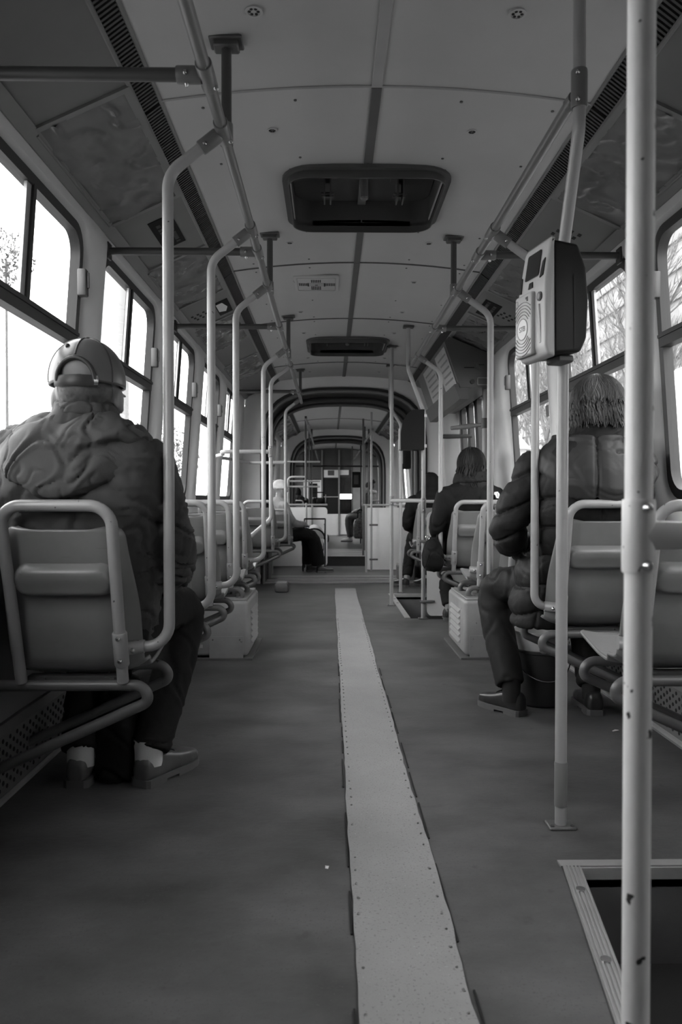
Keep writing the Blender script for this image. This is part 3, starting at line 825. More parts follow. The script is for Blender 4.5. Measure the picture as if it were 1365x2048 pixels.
# small screw heads on the panels
m = MB()
for y in (2.66, 3.1, 3.95, 4.4, 4.56, 5.3, 5.78, 5.93, 6.4, 7.25, 7.62):
    for x in (-.28, .30, -.6, .62):
        m.cyl((x, y, cz(abs(x))-.003), (x, y, cz(abs(x))), .006, 6)
m.build('screw_heads', 'seam_dark', ceil, 0, kind='stuff')
# slotted rectangular grille panel
t = thing('ceiling_grille', 'pale rectangular ceiling plate with slotted cross and small centre plate', 'ceiling grille', (-.245, 4.88, cz(.245)-.006))
m = MB(); m.rbox((0, 0, 0), (.285, .34, .014), .005, 2); m.build('plate', 'ceiling_paint', t, 40)
m = MB(); m.ring(rrect(-.118, .118, -.135, .135, .01, 2), rrect(-.124, .124, -.141, .141, .012, 2), lambda a, b, d: (a, b, d), -.0085, -.006); m.build('pressed_line', 'seam_light', t, 0)
for x0, y0, n_, ly in ((-.107, -.0, 6, .055), (.062, 0, 6, .055), (-.03, .075, 6, .085), (-.03, -.075, 6, .055)):
    for k in range(n_):
        m = MB(); m.box((x0+.011*k, y0, -.007), (.006, ly, .003)); m.build('slot', 'hole_black', t, 0)
m = MB(); m.box((0, 0, -.008), (.095, .06, .005)); cp = m.build('centre_plate', 'seam_light', t, 0)
m = MB(); m.box((0, 0, -.011), (.018, .008, .002)); m.build('printed_mark', 'hole_black', cp, 0)
for s in (-1, 1):
    m = MB(); m.box((s*.052, 0, -.008), (.009, .06, .006)); m.build('clip', 'hole_black', cp, 0)
# ------------------------------------------------------------------ rails, posts, poles
RX = {-1: -0.47, 1: 0.49}; RZ = 2.02; TR = 0.0165
def bolt_at(p, d, r=.008, parent=None):
    p = Vector(p); d = Vector(d).normalized()
    m = MB(); m.tube([p, p+d*.004, p+d*.009], [r, r*.95, r*.45], 10); return m.build('bolt', 'bolt_steel', parent, 50)

def sleeve(a, b, r, mat_, parent, bolts=(), name='clamp'):
    a, b = Vector(a), Vector(b); t = (b-a).normalized()
    m = MB(); m.tube([a, a+t*.003, b-t*.003, b], [r*.96, r, r, r*.96], 14); c = m.build(name, mat_, parent, 40)
    for u, d in bolts: bolt_at(a+(b-a)*u+Vector(d).normalized()*(r-.001), d, .0065, c)
    return c

def rail(s, y0, y1, joints, label):
    t = thing('overhead_rail', label, 'handrail')
    m = MB(); m.tube([(RX[s], y0+(y1-y0)*k/60, RZ) for k in range(61)], TR, 16); m.build('tube', 'rail_paint', t, 40)
    for y in joints: sleeve((RX[s], y-.055, RZ), (RX[s], y+.055, RZ), .0215, 'rail_paint', t, ((.2, (-s*.3, -1, -.6)), (.8, (-s*.8, 0, -.6))), 'sleeve')
LP = [2.22, 3.02, 3.81, 5.39, 6.06, 8.05]; RP = [3.03, 3.88, 5.62]
rail(-1, -1.25, 8.35, [1.93]+LP[:5]+[3.29, 4.70, 5.70, 7.5], 'long overhead grab rail running down the left side of the ceiling')
rail(1, 2.02, 6.0, RP+[3.32, 4.73], 'long overhead grab rail running down the right side of the ceiling')
rail(-1, 9.83, 14.98, [10.6], 'overhead rail of the middle coach, left side'); rail(1, 11.5, 14.98, [], 'overhead rail of the middle coach, right side')
rail(-1, 16.22, 20.5, [17, 18.5], 'overhead rail of the farthest coach, left side'); rail(1, 16.22, 20.5, [17, 18.5], 'overhead rail of the farthest coach, right side')

def ceiling_post(x, y, z1, label):
    t = thing('ceiling_post', label, 'post', group='short ceiling posts')
    z = cz(abs(x))
    m = MB(); m.cyl((x, y, z1), (x, y, z), .0155, 14); m.build('tube', 'post_paint', t, 40)
    m = MB(); m.rbox((x, y, z-.016), (.075, .05, .022), .004, 1); m.rbox((x, y, z-.004), (.10, .07, .01), .003, 1); m.build('flange', 'post_paint', t, 40)
    sleeve((x, y, z1-.005), (x, y, z1+.06), .02, 'rail_paint', t, ((.7, (0, -1, 0)),))
for i, y in enumerate((2.30, 3.95, 5.70, 8.0)):
    ceiling_post(RX[-1], y, RZ, ORD[i]+' dark ceiling post from the camera on the left overhead rail')
ceiling_post(RX[1], 3.98, RZ, 'dark ceiling post in the middle of the right overhead rail')

def crossbar(s, y, label):
    t = thing('cross_bar', label, 'grab bar', group='cross bars from rail to wall')
    xo = s*(wx(RZ)-.02)
    m = MB(); m.tube([(RX[s], y, RZ), (xo, y, RZ)], TR, 12); m.build('tube', 'post_paint', t, 40)
    sleeve((RX[s]+s*.014, y, RZ), (RX[s]+s*.075, y, RZ), .0215, 'rail_paint', t, ((.6, (0, -1, -.2)), (.6, (0, 0, -1))))
    m = MB(); m.rbox((xo+s*.006, y, RZ), (.012, .05, .07), .003, 1); m.build('wall_foot', 'rubber_soft', t, 30)
for i, y in enumerate((1.93, 3.29, 4.70, 7.5)): crossbar(-1, y, ORD[i]+' cross bar from the camera between left rail and left windows')
for i, y in enumerate((3.32, 4.73)): crossbar(1, y, ['nearer', 'farther'][i]+' cross bar between right rail and right windows')

def seat_pole(s, y, label, xo=.63):
    """grab pole from the seat frame up to the overhead rail"""
    t = thing('grab_pole', label, 'grab pole', group='curved grab poles rising from the seats')
    P = fillet([(s*.765, y, .522), (s*xo, y, .522), (s*xo, y, 1.895), (RX[s]+s*.005, y, RZ-.004)], [0, .085, .09, 0], 8)
    m = MB(); m.tube(P, TR, 14); m.build('tube', 'pole_paint', t, 40)
    d = (Vector(P[-1])-Vector(P[-2])).normalized(); e = Vector(P[-1])
    sleeve(e-d*.075, e-d*.012, .0215, 'rail_paint', t, ((.3, (0, -1, -.3)),))
    return t
NEAR = ['nearest', 'second', 'third', 'fourth', 'fifth', 'sixth']
seat_pole(-1, LP[0], 'nearest curved grab pole on the left, in front of the man in the cap')
for i in (1, 2, 3): seat_pole(-1, LP[i], NEAR[i]+' curved grab pole from the camera on the left row of seats')
# fifth pole kinks to the seat behind it
t = thing('grab_pole', 'fifth left grab pole with a kinked lower end and side rail', 'grab pole', group='curved grab poles rising from the seats')
P = fillet([(-.93, 5.98, .62), (-.79, 6.0, .66), (-.63, 6.06, .80), (-.63, 6.06, 1.895), (RX[-1], 6.06, RZ)], [0, .05, .06, .09, 0], 6)
m = MB(); m.tube(P, TR, 12); m.build('tube', 'pole_paint', t, 40)
sleeve((-.63, 6.06, 1.29), (-.63, 6.06, 1.38), .0215, 'clamp_paint', t, ((.15, (0, -1, 0)), (.85, (0, -1, 0))))
m = MB(); m.tube(fillet([(-.63, 6.06, 1.335), (-1.02, 6.06, 1.335), (-1.06, 6.4, 1.335), (-1.17, 6.7, 1.335)], .05, 5), TR, 12); m.build('side_rail', 'pole_paint', t, 40)
t = seat_pole(-1, LP[5], 'sixth left grab pole with a side rail, before the bellows arch')
m = MB(); m.tube(fillet([(-.63, 8.05, 1.345), (-1.02, 8.05, 1.345), (-1.10, 7.4, 1.345), (-1.18, 7.1, 1.345)], .05, 5), TR, 12); m.build('side_rail', 'pole_paint', t, 40)
seat_pole(1, RP[0], 'right curved grab pole in front of the quilted passenger, left of the validator pole', .664)
seat_pole(1, RP[1], 'right curved grab pole between the quilted passenger and the long-haired woman', .664)
seat_pole(1, RP[2], 'right curved grab pole in front of the long-haired woman', .664)

# floor-to-ceiling stanchions --------------------------------------------
def floor_foot(t, x, y, z=0.0):
    m = MB(); m.rbox((x, y, z+.004), (.078, .06, .009), .003, 1); f = m.build('base_plate', 'base_tube', t, 40)
    for a in (-1, 1):
        m = MB(); m.cyl((x+a*.029, y-.018, z+.008), (x+a*.029, y-.018, z+.012), .006, 8); m.build('bolt', 'seam_dark', f, 40)
# thick foreground pole with a tee
FX, FY = CAMX+.392, .955
t = thing('stanchion', 'thick pale chipped pole in the right foreground with a bolted tee', 'pole')
m = MB(); m.cyl((FX, FY, 0), (FX, FY, cz(FX)), .0172, 24); m.build('tube', 'pole_worn', t, 40)
m = MB(); m.tube([(FX, FY, .858), (FX, FY, .861), (FX, FY, .948), (FX, FY, .951)], [.0195, .0205, .0205, .0195], 24)
m.tube([(FX, FY, .905), (FX+.03, FY, .905), (FX+.06, FY, .905)], [.0205, .0185, .0172], 20); tee = m.build('tee', 'pole_worn', t, 40)
for z in (.940, .868): bolt_at((FX+.003, FY-.0195, z), (.1, -1, 0), .0068, tee)
m = MB(); m.cyl((FX+.05, FY, .905), (1.17, FY, .905), .0165, 16); m.build('side_bar', 'pole_worn', t, 40)
floor_foot(t, FX, FY)
# validator pole
VX, VY = CAMX+.672, 2.18
t = thing('stanchion', 'pole carrying the ticket validator, standing on a bolted floor plate', 'pole')
P = fillet([(VX, VY, 0), (VX, VY, 1.67), (VX-.012, VY-.17, 1.93), (VX-.012, VY-.17, cz(.5))], [0, .09, .09, 0], 8)
m = MB(); m.tube(P, .0168, 16); m.build('tube', 'pole_paint', t, 40)
sleeve((VX, VY, .06), (VX, VY, .19), .0185, 'clamp_paint', t, (), 'foot_sleeve')
c = sleeve((VX-.012, VY-.17, 1.985), (VX-.012, VY-.17, 2.085), .0215, 'rail_paint', t, ((.15, (-.5, -1, 0)), (.85, (-.5, -1, 0))))
m = MB(); m.tube([(VX-.012, VY-.17, RZ), (RX[1], 2.06, RZ)], .02, 10); m.build('rail_joint', 'rail_paint', t, 40)
floor_foot(t, VX, VY)
# poles at the second door
t = thing('stanchion', 'tall pole at the aisle edge of the second door step, ceiling to floor', 'pole')
ax, ay = CAMX+.556, 6.80
m = MB(); m.cyl((ax, ay, 0), (ax, ay, cz(ax)), .0165, 14); m.build('tube', 'pole_paint', t, 40)
m = MB(); m.rbox((ax, ay, cz(ax)-.01), (.09, .06, .02), .004, 1); m.build('flange', 'post_paint', t, 40)
sleeve((ax, ay, .9), (ax, ay, .985), .021, 'clamp_paint', t, ((.2, (0, -1, 0)), (.8, (0, -1, 0)))); floor_foot(t, ax, ay)
t = thing('stanchion', 'thin pole at the far corner of the second door step', 'pole')
bx, by = CAMX+.726, 7.74
P = fillet([(bx, by, 0), (bx, by, 1.72), (bx-.11, by, 1.9), (bx-.11, by, cz(bx-.11))], [0, .08, .08, 0], 6)
m = MB(); m.tube(P, .0165, 14); m.build('tube', 'pole_paint', t, 40)
m = MB(); m.rbox((bx-.11, by, cz(bx-.1)-.01), (.08, .06, .02), .004, 1); m.build('flange', 'post_paint', t, 40); floor_foot(t, bx, by)
t = thing('stanchion', 'clamped pole beside the white screen panel, carrying the farther dark validator', 'pole')
gx, gy = CAMX+.747, 6.03
P = fillet([(gx, gy, 0), (gx, gy, 1.66), (gx-.125, gy-.03, 1.98), (gx-.125, gy-.03, cz(gx-.12))], [0, .09, .1, 0], 8)
m = MB(); m.tube(P, .0165, 14); m.build('tube', 'pole_paint', t, 40)
m = MB(); m.rbox((gx-.125, gy-.03, cz(gx-.12)-.01), (.085, .06, .02), .004, 1); m.build('flange', 'post_paint', t, 40)
m = MB(); m.tube([(ax, ay, .945), (gx, gy, .945)], .0165, 12); m.build('side_bar', 'pole_paint', t, 40)
sleeve((gx, gy, .845), (gx, gy, .965), .0215, 'clamp_paint', t, ((.2, (0, -1, 0)), (.8, (0, -1, 0))), 'tee')
for z in (.14, .62):
    m = MB(); m.tube([(gx-.03, gy-.02, z), (gx+.0, gy-.024, z), (gx+.06, gy-.01, z), (gx+.09, gy, z)], [.010, .0125, .0125, .009], 10); m.build('panel_clamp', 'clamp_paint', t, 40)
floor_foot(t, gx, gy)
# white screen panel between door and seats
t = thing('screen_panel', 'white draught screen panel between the second door step and the right seats', 'panel')
m = MB(); m.prism(rrect(gx+.03, 1.19, .02, .86, .05, 5), lambda a, b, d: (a, d, b), gy+.0, gy+.018); m.build('board', 'white_panel', t, 30)
m = MB(); m.box(((gx+.03+1.19)/2, gy+.009, .012), (1.16-gx, .03, .024)); m.build('foot_strip', 'rubber_soft', t, 0)

# middle coach: screens and poles
def mid_screen(x0, x1, y, label):
    t = thing('screen_panel', label, 'panel')
    m = MB(); m.prism(rrect(x0, x1, -.15, .83, .06, 5), lambda a, b, d: (a, d, b), y, y+.02); m.build('board', 'white_panel', t, 30)
    m = MB(); m.tube([(x0-.03, y, .87), (x1, y, .87)], .016, 10); m.build('top_rail', 'pole_paint', t, 40)
mid_screen(.40, 1.17, 11.95, 'rounded white screen panel on the right of the middle coach'); mid_screen(-1.17, -.20, 12.6, 'pale screen panel behind the pushchair on the left')
def mid_pole(x, y, z0, label, z1=None, mt='pole_paint', clamps=()):
    t = thing('stanchion', label, 'pole'); z1 = z1 or cz(min(abs(x), .73))
    m = MB(); m.cyl((x, y, z0), (x, y, z1), .0165, 12); m.build('tube', mt, t, 40)
    for z in clamps:
        m = MB(); m.tube([(x-.03, y-.01, z), (x+.03, y-.02, z), (x+.10, y, z)], .014, 8); m.build('clamp', 'post_paint', t, 40)
def at(u, Y): return CAMX+(u-660)/FPX*Y
mid_pole(at(733, 11.6), 11.6, -.16, 'short bright pole end left of the rounded white screen panel', .88)
mid_pole(at(743, 11.9), 11.86, -.16, 'pole clamped to the rounded white screen panel', None, 'pole_paint', (.02, .56))
mid_pole(at(613, 12.5), 12.5, -.16, 'pole behind the pushchair with a clamp', .90, 'pole_paint', (.52,))
mid_pole(at(625, 12.6), 12.55, -.16, 'second short pole behind the pushchair', .87)
for i, (u, Y) in enumerate(((612, 12.4), (619, 14.3), (624, 14.7), (727, 12.9), (730, 14.2), (738, 14.6), (705, 19.5), (722, 16.5))):
    x = at(u, Y)
    mid_pole(x, Y, .95 if i < 1 else 0, ['dark hanging pole left of the bellows passage', 'tall dark pole at the second arch, left', 'tall dark pole just past the second arch, left',
             'dark pole hanging on the right of the middle coach', 'tall dark pole at the second arch, right', 'tall dark pole just past the second arch, right', 'thin pole beside the bright cab window', 'pole in front of the seated woman far away'][i], None, 'post_paint')
t = thing('cross_bar', 'wide dark cross bar under the ceiling before the cab', 'grab bar')
m = MB(); m.tube([(-1.16, 16.4, 1.68), (1.16, 16.4, 1.68)], .02, 10); m.build('tube', 'post_paint', t, 40)
t = thing('cross_bar', 'pale grab loop on the left of the middle coach', 'grab bar')
m = MB(); m.tube(fillet([(-.85, 12.45, .87), (-.85, 12.45, 1.33), (-.54, 12.42, 1.33)], .08, 6), .0165, 10); m.build('tube', 'pole_paint', t, 40)
t = thing('cross_bar', 'pair of pale horizontal bars across the left of the middle coach', 'grab bar')
for z in (1.17, 1.26, 1.58):
    m = MB(); m.tube([(-1.19, 12.5, z), (-.32, 12.5, z)], .015, 8); m.build('bar', 'pole_paint', t, 40)
# ------------------------------------------------------------------ seats
SX = 0.904
SHELL_PROFILE = [(-.118, .868), (-.100, .80), (-.078, .725), (-.055, .65), (-.034, .57), (-.014, .50), (.004, .463), (.035, .443), (.09, .440), (.17, .448), (.26, .466), (.335, .482), (.372, .482), (.388, .468)]
def resample(pts, n):
    pts = [Vector(p) for p in pts]; L = [0]
    for a, b in zip(pts, pts[1:]): L.append(L[-1]+(b-a).length)
    out = []
    for k in range(n+1):
        d = L[-1]*k/n; i = 0
        while i < len(L)-2 and L[i+1] < d: i += 1
        u = (d-L[i])/(L[i+1]-L[i]); out.append(pts[i].lerp(pts[i+1], u))
    for _ in range(2): out = [out[0]]+[(out[i-1]+out[i]*2+out[i+1])/4 for i in range(1, len(out)-1)]+[out[-1]]
    return out
def sst(a, b, x):
    t = min(1, max(0, (x-a)/(b-a))); return t*t*(3-2*t)
def shell_mesh():
    P = resample(SHELL_PROFILE, 140); nu = 64; rows = []
    for i, p in enumerate(P):
        a, b = P[max(0, i-1)], P[min(len(P)-1, i+1)]; t = (b-a).normalized(); nrm = Vector((t.y*-1, t.x)) ; nrm = Vector((-t.y, t.x))
        back = sst(.47, .50, p.y) if p.x < .05 else 0
        w = .166+.026*sst(.87, .60, p.y) if p.x < .02 else .192+.008*sst(0, .2, p.x)-.03*sst(.34, .39, p.x)
        e = (.868-p.y)
        if p.x < 0 and e < .035: w -= .035*(1-math.sqrt(max(0, 1-(1-e/.035)**2)))
        row = []
        for j in range(nu+1):
            x = -1+2*j/nu
            off = .034*abs(x)**5*(1 if p.x < .1 else .35)
            # moulded grip on the back of the rest
            dx_ = max(0, abs(x)*w-.098); dd = math.hypot(dx_, p.y-.727)
            g = sst(.043, .031, dd) if p.x < 0 else 0
            off -= .026*g*(1.0+.25*sst(.70, .745, p.y))
            if p.x < .02: off += -.010*sst(.66, .58, p.y)*(1-abs(x)**3)*sst(.44, .5, p.y)
            q = p+nrm*off
            row.append((x*w, q.x, q.y))
        rows.append(row)
    m = MB(); m.loft(rows, False, False, closed=False)
    me = m.mesh('shell')
    return me
def seat_prototype(s):
    root = thing('tram_seat', 'seat', 'seat')
    me = shell_mesh()
    o = obj('shell', me, 'seat_plastic', root, 50)
    so = o.modifiers.new('thickness', 'SOLIDIFY'); so.thickness = .011; so.offset = 0
    # back tube frame
    def ty(z): return -.030-(z-.43)*.26
    P = fillet([(-.146, ty(.425), .425), (-.150, ty(.935), .935), (.150, ty(.935), .935), (.146, ty(.425), .425)], .058, 8)
    m = MB(); m.tube(P, TR, 14); fr = m.build('back_frame', 'seat_frame', root, 40)
    # tee on the aisle side
    ax = -s*.147
    m = MB(); a, b = Vector((ax, ty(.475), .475)), Vector((ax, ty(.575), .575)); m.tube([a, a.lerp(b, .03), a.lerp(b, .97), b], [.0195, .021, .021, .0195], 14)
    m.tube([(ax, ty(.522)+.01, .522), (ax-s*.05, -.002, .522), (ax-s*.055, -.002, .522)], [.0205, .0205, .0195], 14)
    tee = m.build('tee_clamp', 'seat_frame', root, 40)
    for z, dx in ((.558, 0), (.492, 0), (.522, -s*.035)): bolt_at((ax+dx, ty(z)-.020+(.012 if dx else 0), z), (0, -1, -.1), .0075, tee)
    # two cantilever loops to the side wall
    for yy in (-.02, .26):
        P = fillet([(s*.285, yy, .412), (-s*.20, yy, .412), (-s*.222, yy+.004, .365), (s*.285, yy+.03, .135)], [0, .05, .045, 0], 8)
        m = MB(); m.tube(P, .0165, 12); m.build('base_tube', 'base_tube', root, 40)
    m = MB()
    for x in (-.10, .10): m.box((x, .12, .426), (.03, .26, .012))
    m.box((0, .02, .425), (.28, .04, .02)); m.build('mounting', 'seam_dark', root, 0)
    return root
proto = {s: seat_prototype(s) for s in (-1, 1)}
used = {-1: False, 1: False}
def seat(s, y, label, dz=0.0):
    o = proto[s] if not used[s] else copy_tree(proto[s])
    used[s] = True
    o.location = (s*SX, y, dz); o['label'] = label; o['group'] = 'single plastic seats along both sides'
    return o
LROWS = [2.22, 3.02, 3.81, 4.60, 5.39]; RROWS = [2.25, 3.03, 3.88, 4.65, 5.62]
for y, l in zip(LROWS, ['left seat nearest the camera, holding the man in the cap', 'empty left seat directly ahead of the man in the cap', 'third left seat from the camera with chipped top tube, empty',
                        'fourth left seat from the camera, above the heater box', 'fifth left seat from the camera, empty']): seat(-1, y, l)
for y, l in zip(RROWS, ['empty right seat nearest the camera, behind the thick front pole', 'right seat holding the passenger in the quilted coat', 'right seat just ahead of the quilted passenger, empty',
                        'right seat mounted over the pale heater box', 'right seat holding the long-haired woman']): seat(1, y, l)
seat(-1, 8.0, 'left seat in front of the bellows arch, beside the leaning grab pole'); seat(1, 7.88, 'right seat holding the hooded passenger')
seat(-1, 11.2, 'left seat of the middle coach under the white-hatted passenger', -.13)
seat(1, 17.0, 'right seat of the farthest coach under the seated woman')
seat(-1, 17.2, 'left seat of the farthest coach behind the dark coat')

# ------------------------------------------------------------------ heater boxes and wall ducts
def heater(s, label):
    t = thing('heater_box', label, 'heater'); xi, y0, y1, h = .645, 4.50, 5.12, .35
    m = MB(); m.rbox((s*(xi+1.17)/2, (y0+y1)/2, h/2+.01), (1.17-xi, y1-y0, h-.02), .022, 3); m.build('casing', 'heater_paint', t, 40)
    m = MB(); m.box((s*(xi+1.17)/2, (y0+y1)/2, .006), (1.17-xi+.05, y1-y0+.05, .012)); m.build('base_plate', 'duct_paint', t, 0)
    m = MB(); m.rbox((s*(xi+1.17)/2, (y0+y1)/2, h+.004), (1.17-xi-.03, y1-y0-.03, .010), .003, 1); m.build('lid', 'heater_paint', t, 40)
    m = MB(); m.box((s*(xi+.13), y0-.003, .075), (.20, .006, .13)); p = m.build('access_plate', 'heater_paint', t, 0)
    for x in (.05, .21): bolt_at((s*(xi+x), y0-.006, .12), (0, -1, 0), .005, p)
    for k in range(6):       # louvres on the aisle side
        m = MB(); z = .07+.037*k; m.add([(s*(xi-.001), y0+.14, z), (s*(xi-.001), y0+.50, z), (s*(xi-.001), y0+.50, z+.022), (s*(xi-.001), y0+.14, z+.022), (s*(xi-.014), y0+.15, z+.003), (s*(xi-.014), y0+.49, z+.003)], [[0, 1, 5, 4], [4, 5, 2, 3], [0, 4, 3], [1, 2, 5]])
        m.build('louvre', 'heater_paint', t, 0)
    for k in range(6):       # louvres on the camera side
        m = MB(); z = .07+.037*k; a, b = s*(xi+.27), s*(xi+.50); y = y0-.001
        m.add([(a, y, z), (b, y, z), (b, y, z+.022), (a, y, z+.022), (a, y-.013, z+.003), (b, y-.013, z+.003)], [[0, 1, 5, 4], [4, 5, 2, 3], [0, 4, 3], [1, 2, 5]])
        m.build('louvre', 'heater_paint', t, 0)
    m = MB()
    for x in (.76, .90):
        m.cyl((s*x, y0+.16, h), (s*x, y0+.16, .41), .014, 8)
    m.box((s*.83, y0+.16, h+.015), (.2, .09, .016)); m.build('seat_bracket', 'base_tube', t, 30)
heater(-1, 'dark grey louvred heater box under the left seats'); heater(1, 'pale grey louvred heater box under the right seats')
def duct(s, y0, y1, label):
    t = thing('wall_duct', label, 'heating duct')
    prof = [(1.19, .04), (1.15, .05), (1.15, .235), (1.165, .26), (1.19, .26)]
    m = MB(); m.prism(prof, lambda a, b, d: (s*a, d, b), y0, y1); m.build('cover', 'duct_paint', t, 20)
    m = MB(); m.tube([(s*1.145, y0, .045), (s*1.145, y1, .045)], .010, 6); m.build('foot_strip', 'alu_trim', t, 40)
    m = MB(); y = y0+.03; k = 0
    while y < min(y1, 4.4):
        for r in range(5):
            z = .075+.032*r+(.016 if k % 2 else 0)
            m.cyl((s*1.151, y, z), (s*1.1485, y, z), .0075, 6)
        y += .026; k += 1
    m.build('perforation', 'hole_black', t, 0, kind='stuff')
duct(-1, 1.2, 4.45, 'perforated heating duct along the left wall under the seats'); duct(1, 2.1, 4.45, 'perforated heating duct along the right wall under the seats')
duct(-1, 5.2, 8.5, 'plain continuation of the left wall duct beyond the heater box')
# low junction box near the arch, left
t = thing('floor_box', 'small rounded floor box at the left before the bellows arch', 'floor box')
m = MB(); m.rbox((-.66, 7.9, .045), (.14, .26, .09), .02, 2); m.build('body', 'duct_paint', t, 40)
m = MB(); m.box((-.66, 7.9, .092), (.10, .20, .006)); m.build('lid', 'heater_paint', t, 0)
# ------------------------------------------------------------------ ticket validators
def validator(loc, rotz, label, detail=True):
    """local frame: front looks to -x, viewer's right is -y"""
    t = thing('ticket_validator', label, 'ticket validator', loc, rotz)
    def prism_y(prof, hw, r, name, mt, seg=3):
        bm = bmesh.new(); n = len(prof)
        a = [bm.verts.new((x, -hw(z), z)) for x, z in prof]; b = [bm.verts.new((x, hw(z), z)) for x, z in prof]
        bm.faces.new(a); bm.faces.new(b[::-1])
        for i in range(n): bm.faces.new([a[i], b[i], b[(i+1) % n], a[(i+1) % n]])
        bmesh.ops.recalc_face_normals(bm, faces=bm.faces)
        bmesh.ops.bevel(bm, geom=bm.edges[:], offset=r, segments=seg, affect='EDGES', profile=.55)
        me = bpy.data.meshes.new(name); bm.to_mesh(me); bm.free()
        return obj(name, me, mt, t, 35)
    rear = [(-.016, .004), (-.016, .312), (.060, .304), (.084, .24), (.090, .15), (.085, .05), (.068, .012)]
    prism_y(rear, lambda z: .074-.006*max(0, z-.2)/.13, .010, 'rear_housing', 'housing_dark')
    front = [(-.012, -.006), (-.036, .002), (-.044, .026), (-.044, .19), (-.026, .306), (-.018, .318), (-.012, .318)]
    prism_y(front, lambda z: .077-.006*max(0, z-.2)/.13, .008, 'front_housing', 'housing_light')
    if not detail: return t
    m = MB(); m.box((.045, -.0745, .12), (.001, .002, .2)); m.build('seam', 'rubber', t, 0)
    # raised card pad (left three fifths of the lower front)
    m = MB(); m.rbox((-.046, .025, .096), (.020, .096, .174), .007, 3); pad = m.build('card_pad', 'housing_light', t, 40)
    X = -.0567
    m = MB(); n = 28; zc, yc = .086, .027
    def el(r, k, rz=1.0): a = 2*PI*k/n; return (yc+r*math.cos(a), zc+r*rz*math.sin(a))
    m.prism([el(.030, k) for k in range(n)], lambda a, b, d: (d, a, b), X, X+.001); m.build('logo_disc', 'print_white', pad, 0)
    m = MB(); m.ring([el(.028, k) for k in range(n)], [el(.0305, k) for k in range(n)], lambda a, b, d: (d, a, b), X-.0006, X); m.build('logo_ring', 'print_grey', pad, 0)
    me = text_mesh('STB', .021); me.transform(Matrix(((0, 0, -1, X-.0004), (-1, 0, 0, yc), (0, 1, 0, zc), (0, 0, 0, 1)))); obj('logo_text', me, 'print_grey', pad, 0)
    for k in range(5):      # contactless waves above and below
        r = .040+.0085*k
        for up in (1, -1):
            pts = []
            for j in range(15):
                a = PI*(.5+up*0)+up*0
                th = (PI*.5 if up > 0 else -PI*.5)+(-.95+1.9*j/14)
                y, z = yc+r*math.cos(th)*.98, zc+r*math.sin(th)
                if abs(y-.025) < .045: pts.append((X, y, z))
            if len(pts) > 2:
                m = MB(); m.tube(pts, .0011, 5); m.build('wave_line', 'print_grey', pad, 0)
    m = MB(); m.box((X, .002, .168), (.0012, .012, .006)); m.box((X, -.001, .164), (.0012, .006, .010)); m.build('icon', 'print_dark', pad, 0)
    m = MB(); m.ring(rrect(.054, .066, .155, .170, .003, 2), rrect(.0525, .0675, .1535, .1715, .004, 2), lambda a, b, d: (d, a, b), X-.0004, X+.0003); m.build('icon', 'print_grey', pad, 0)
    # screen and buttons on the sloping upper front
    def up(y, z, d): return (-.0445+(z-.19)*.155-d, y, z)
    m = MB(); m.prism(rrect(-.034, .042, .222, .294, .006, 3), up, 0, .0022); m.build('screen', 'screen_dark', t, 0)
    m = MB(); m.prism([(-.044, .212), (-.062, .216), (-.062, .262), (-.050, .256)], up, 0, .0025); m.build('button', 'housing_dark', t, 0)
    m = MB(); m.prism([(.055, .192), (.071, .195), (.069, .242), (.060, .236)], up, 0, .0025); m.build('button', 'housing_dark', t, 0)
    m = MB(); m.prism([(-.010, .194), (.014, .194), (.012, .211), (-.006, .211)], up, 0, .0025); m.build('button', 'housing_dark', t, 0)
    m = MB(); m.cyl((-.043, -.050, .160), (-.0475, -.050, .160), .0125, 18); lens = m.build('lens_ring', 'print_dark', t, 40)
    m = MB(); m.cyl((-.046, -.050, .160), (-.049, -.050, .160), .008, 16); m.build('lens', 'print_grey', lens, 40)
    m = MB(); m.tube([(-.044, -.044, .14), (-.0405, -.048, .09), (-.0405, -.052, .035)], [.006, .009, .006], 8); m.build('groove', 'housing_light', t, 40)
    m = MB(); m.rbox((.045, .0, .0), (.05, .07, .02), .005, 1); m.build('pole_bracket', 'seam_dark', t, 30)
    return t
validator((CAMX+.600, VY-.075, 1.340), math.radians(13), 'pale grey ticket validator with dark back on the near right pole')
t = thing('ticket_validator', 'farther ticket validator seen as a dark box by the second door', 'ticket validator', (gx, gy-.03, 1.345), math.radians(-4))
prof = [(-.185, .0), (-.185, .13), (-.170, .22), (-.135, .28), (-.09, .312), (0, .315), (0, 0)]
m = MB(); m.prism(prof, lambda a, b, d: (a, d, b), -.075, .075); m.build('rear_housing', 'housing_dark', t, 30)
m = MB(); m.rbox((-.192, 0, .085), (.018, .13, .17), .005, 2); m.build('front_housing', 'housing_light', t, 40)
for z in (.035, .275):
    m = MB(); m.cyl((.0, .03, z-.012), (.0, .03, z+.012), .024, 12); m.build('pole_bracket', 'alu_trim', t, 40)
t = thing('ticket_validator', 'small dark validator box on the right pole of the middle coach', 'ticket validator', (at(813, 11.86), 11.8, 1.50))
m = MB(); m.rbox((0, 0, .16), (.16, .12, .46), .03, 3); m.build('housing', 'housing_dark', t, 40)
m = MB(); m.rbox((-.075, -.02, .16), (.03, .08, .3), .008, 2); m.build('front_panel', 'housing_light', t, 40)
t = thing('ticket_validator', 'tiny dark validator box far away near the cab', 'ticket validator', (at(722, 16.45)-.1, 16.45, 1.24))
m = MB(); m.rbox((0, 0, .15), (.20, .14, .34), .03, 3); m.build('housing', 'housing_dark', t, 40)
m = MB(); m.rbox((0, -.06, .15), (.10, .03, .2), .008, 2); m.build('front_panel', 'seam_dark', t, 40)
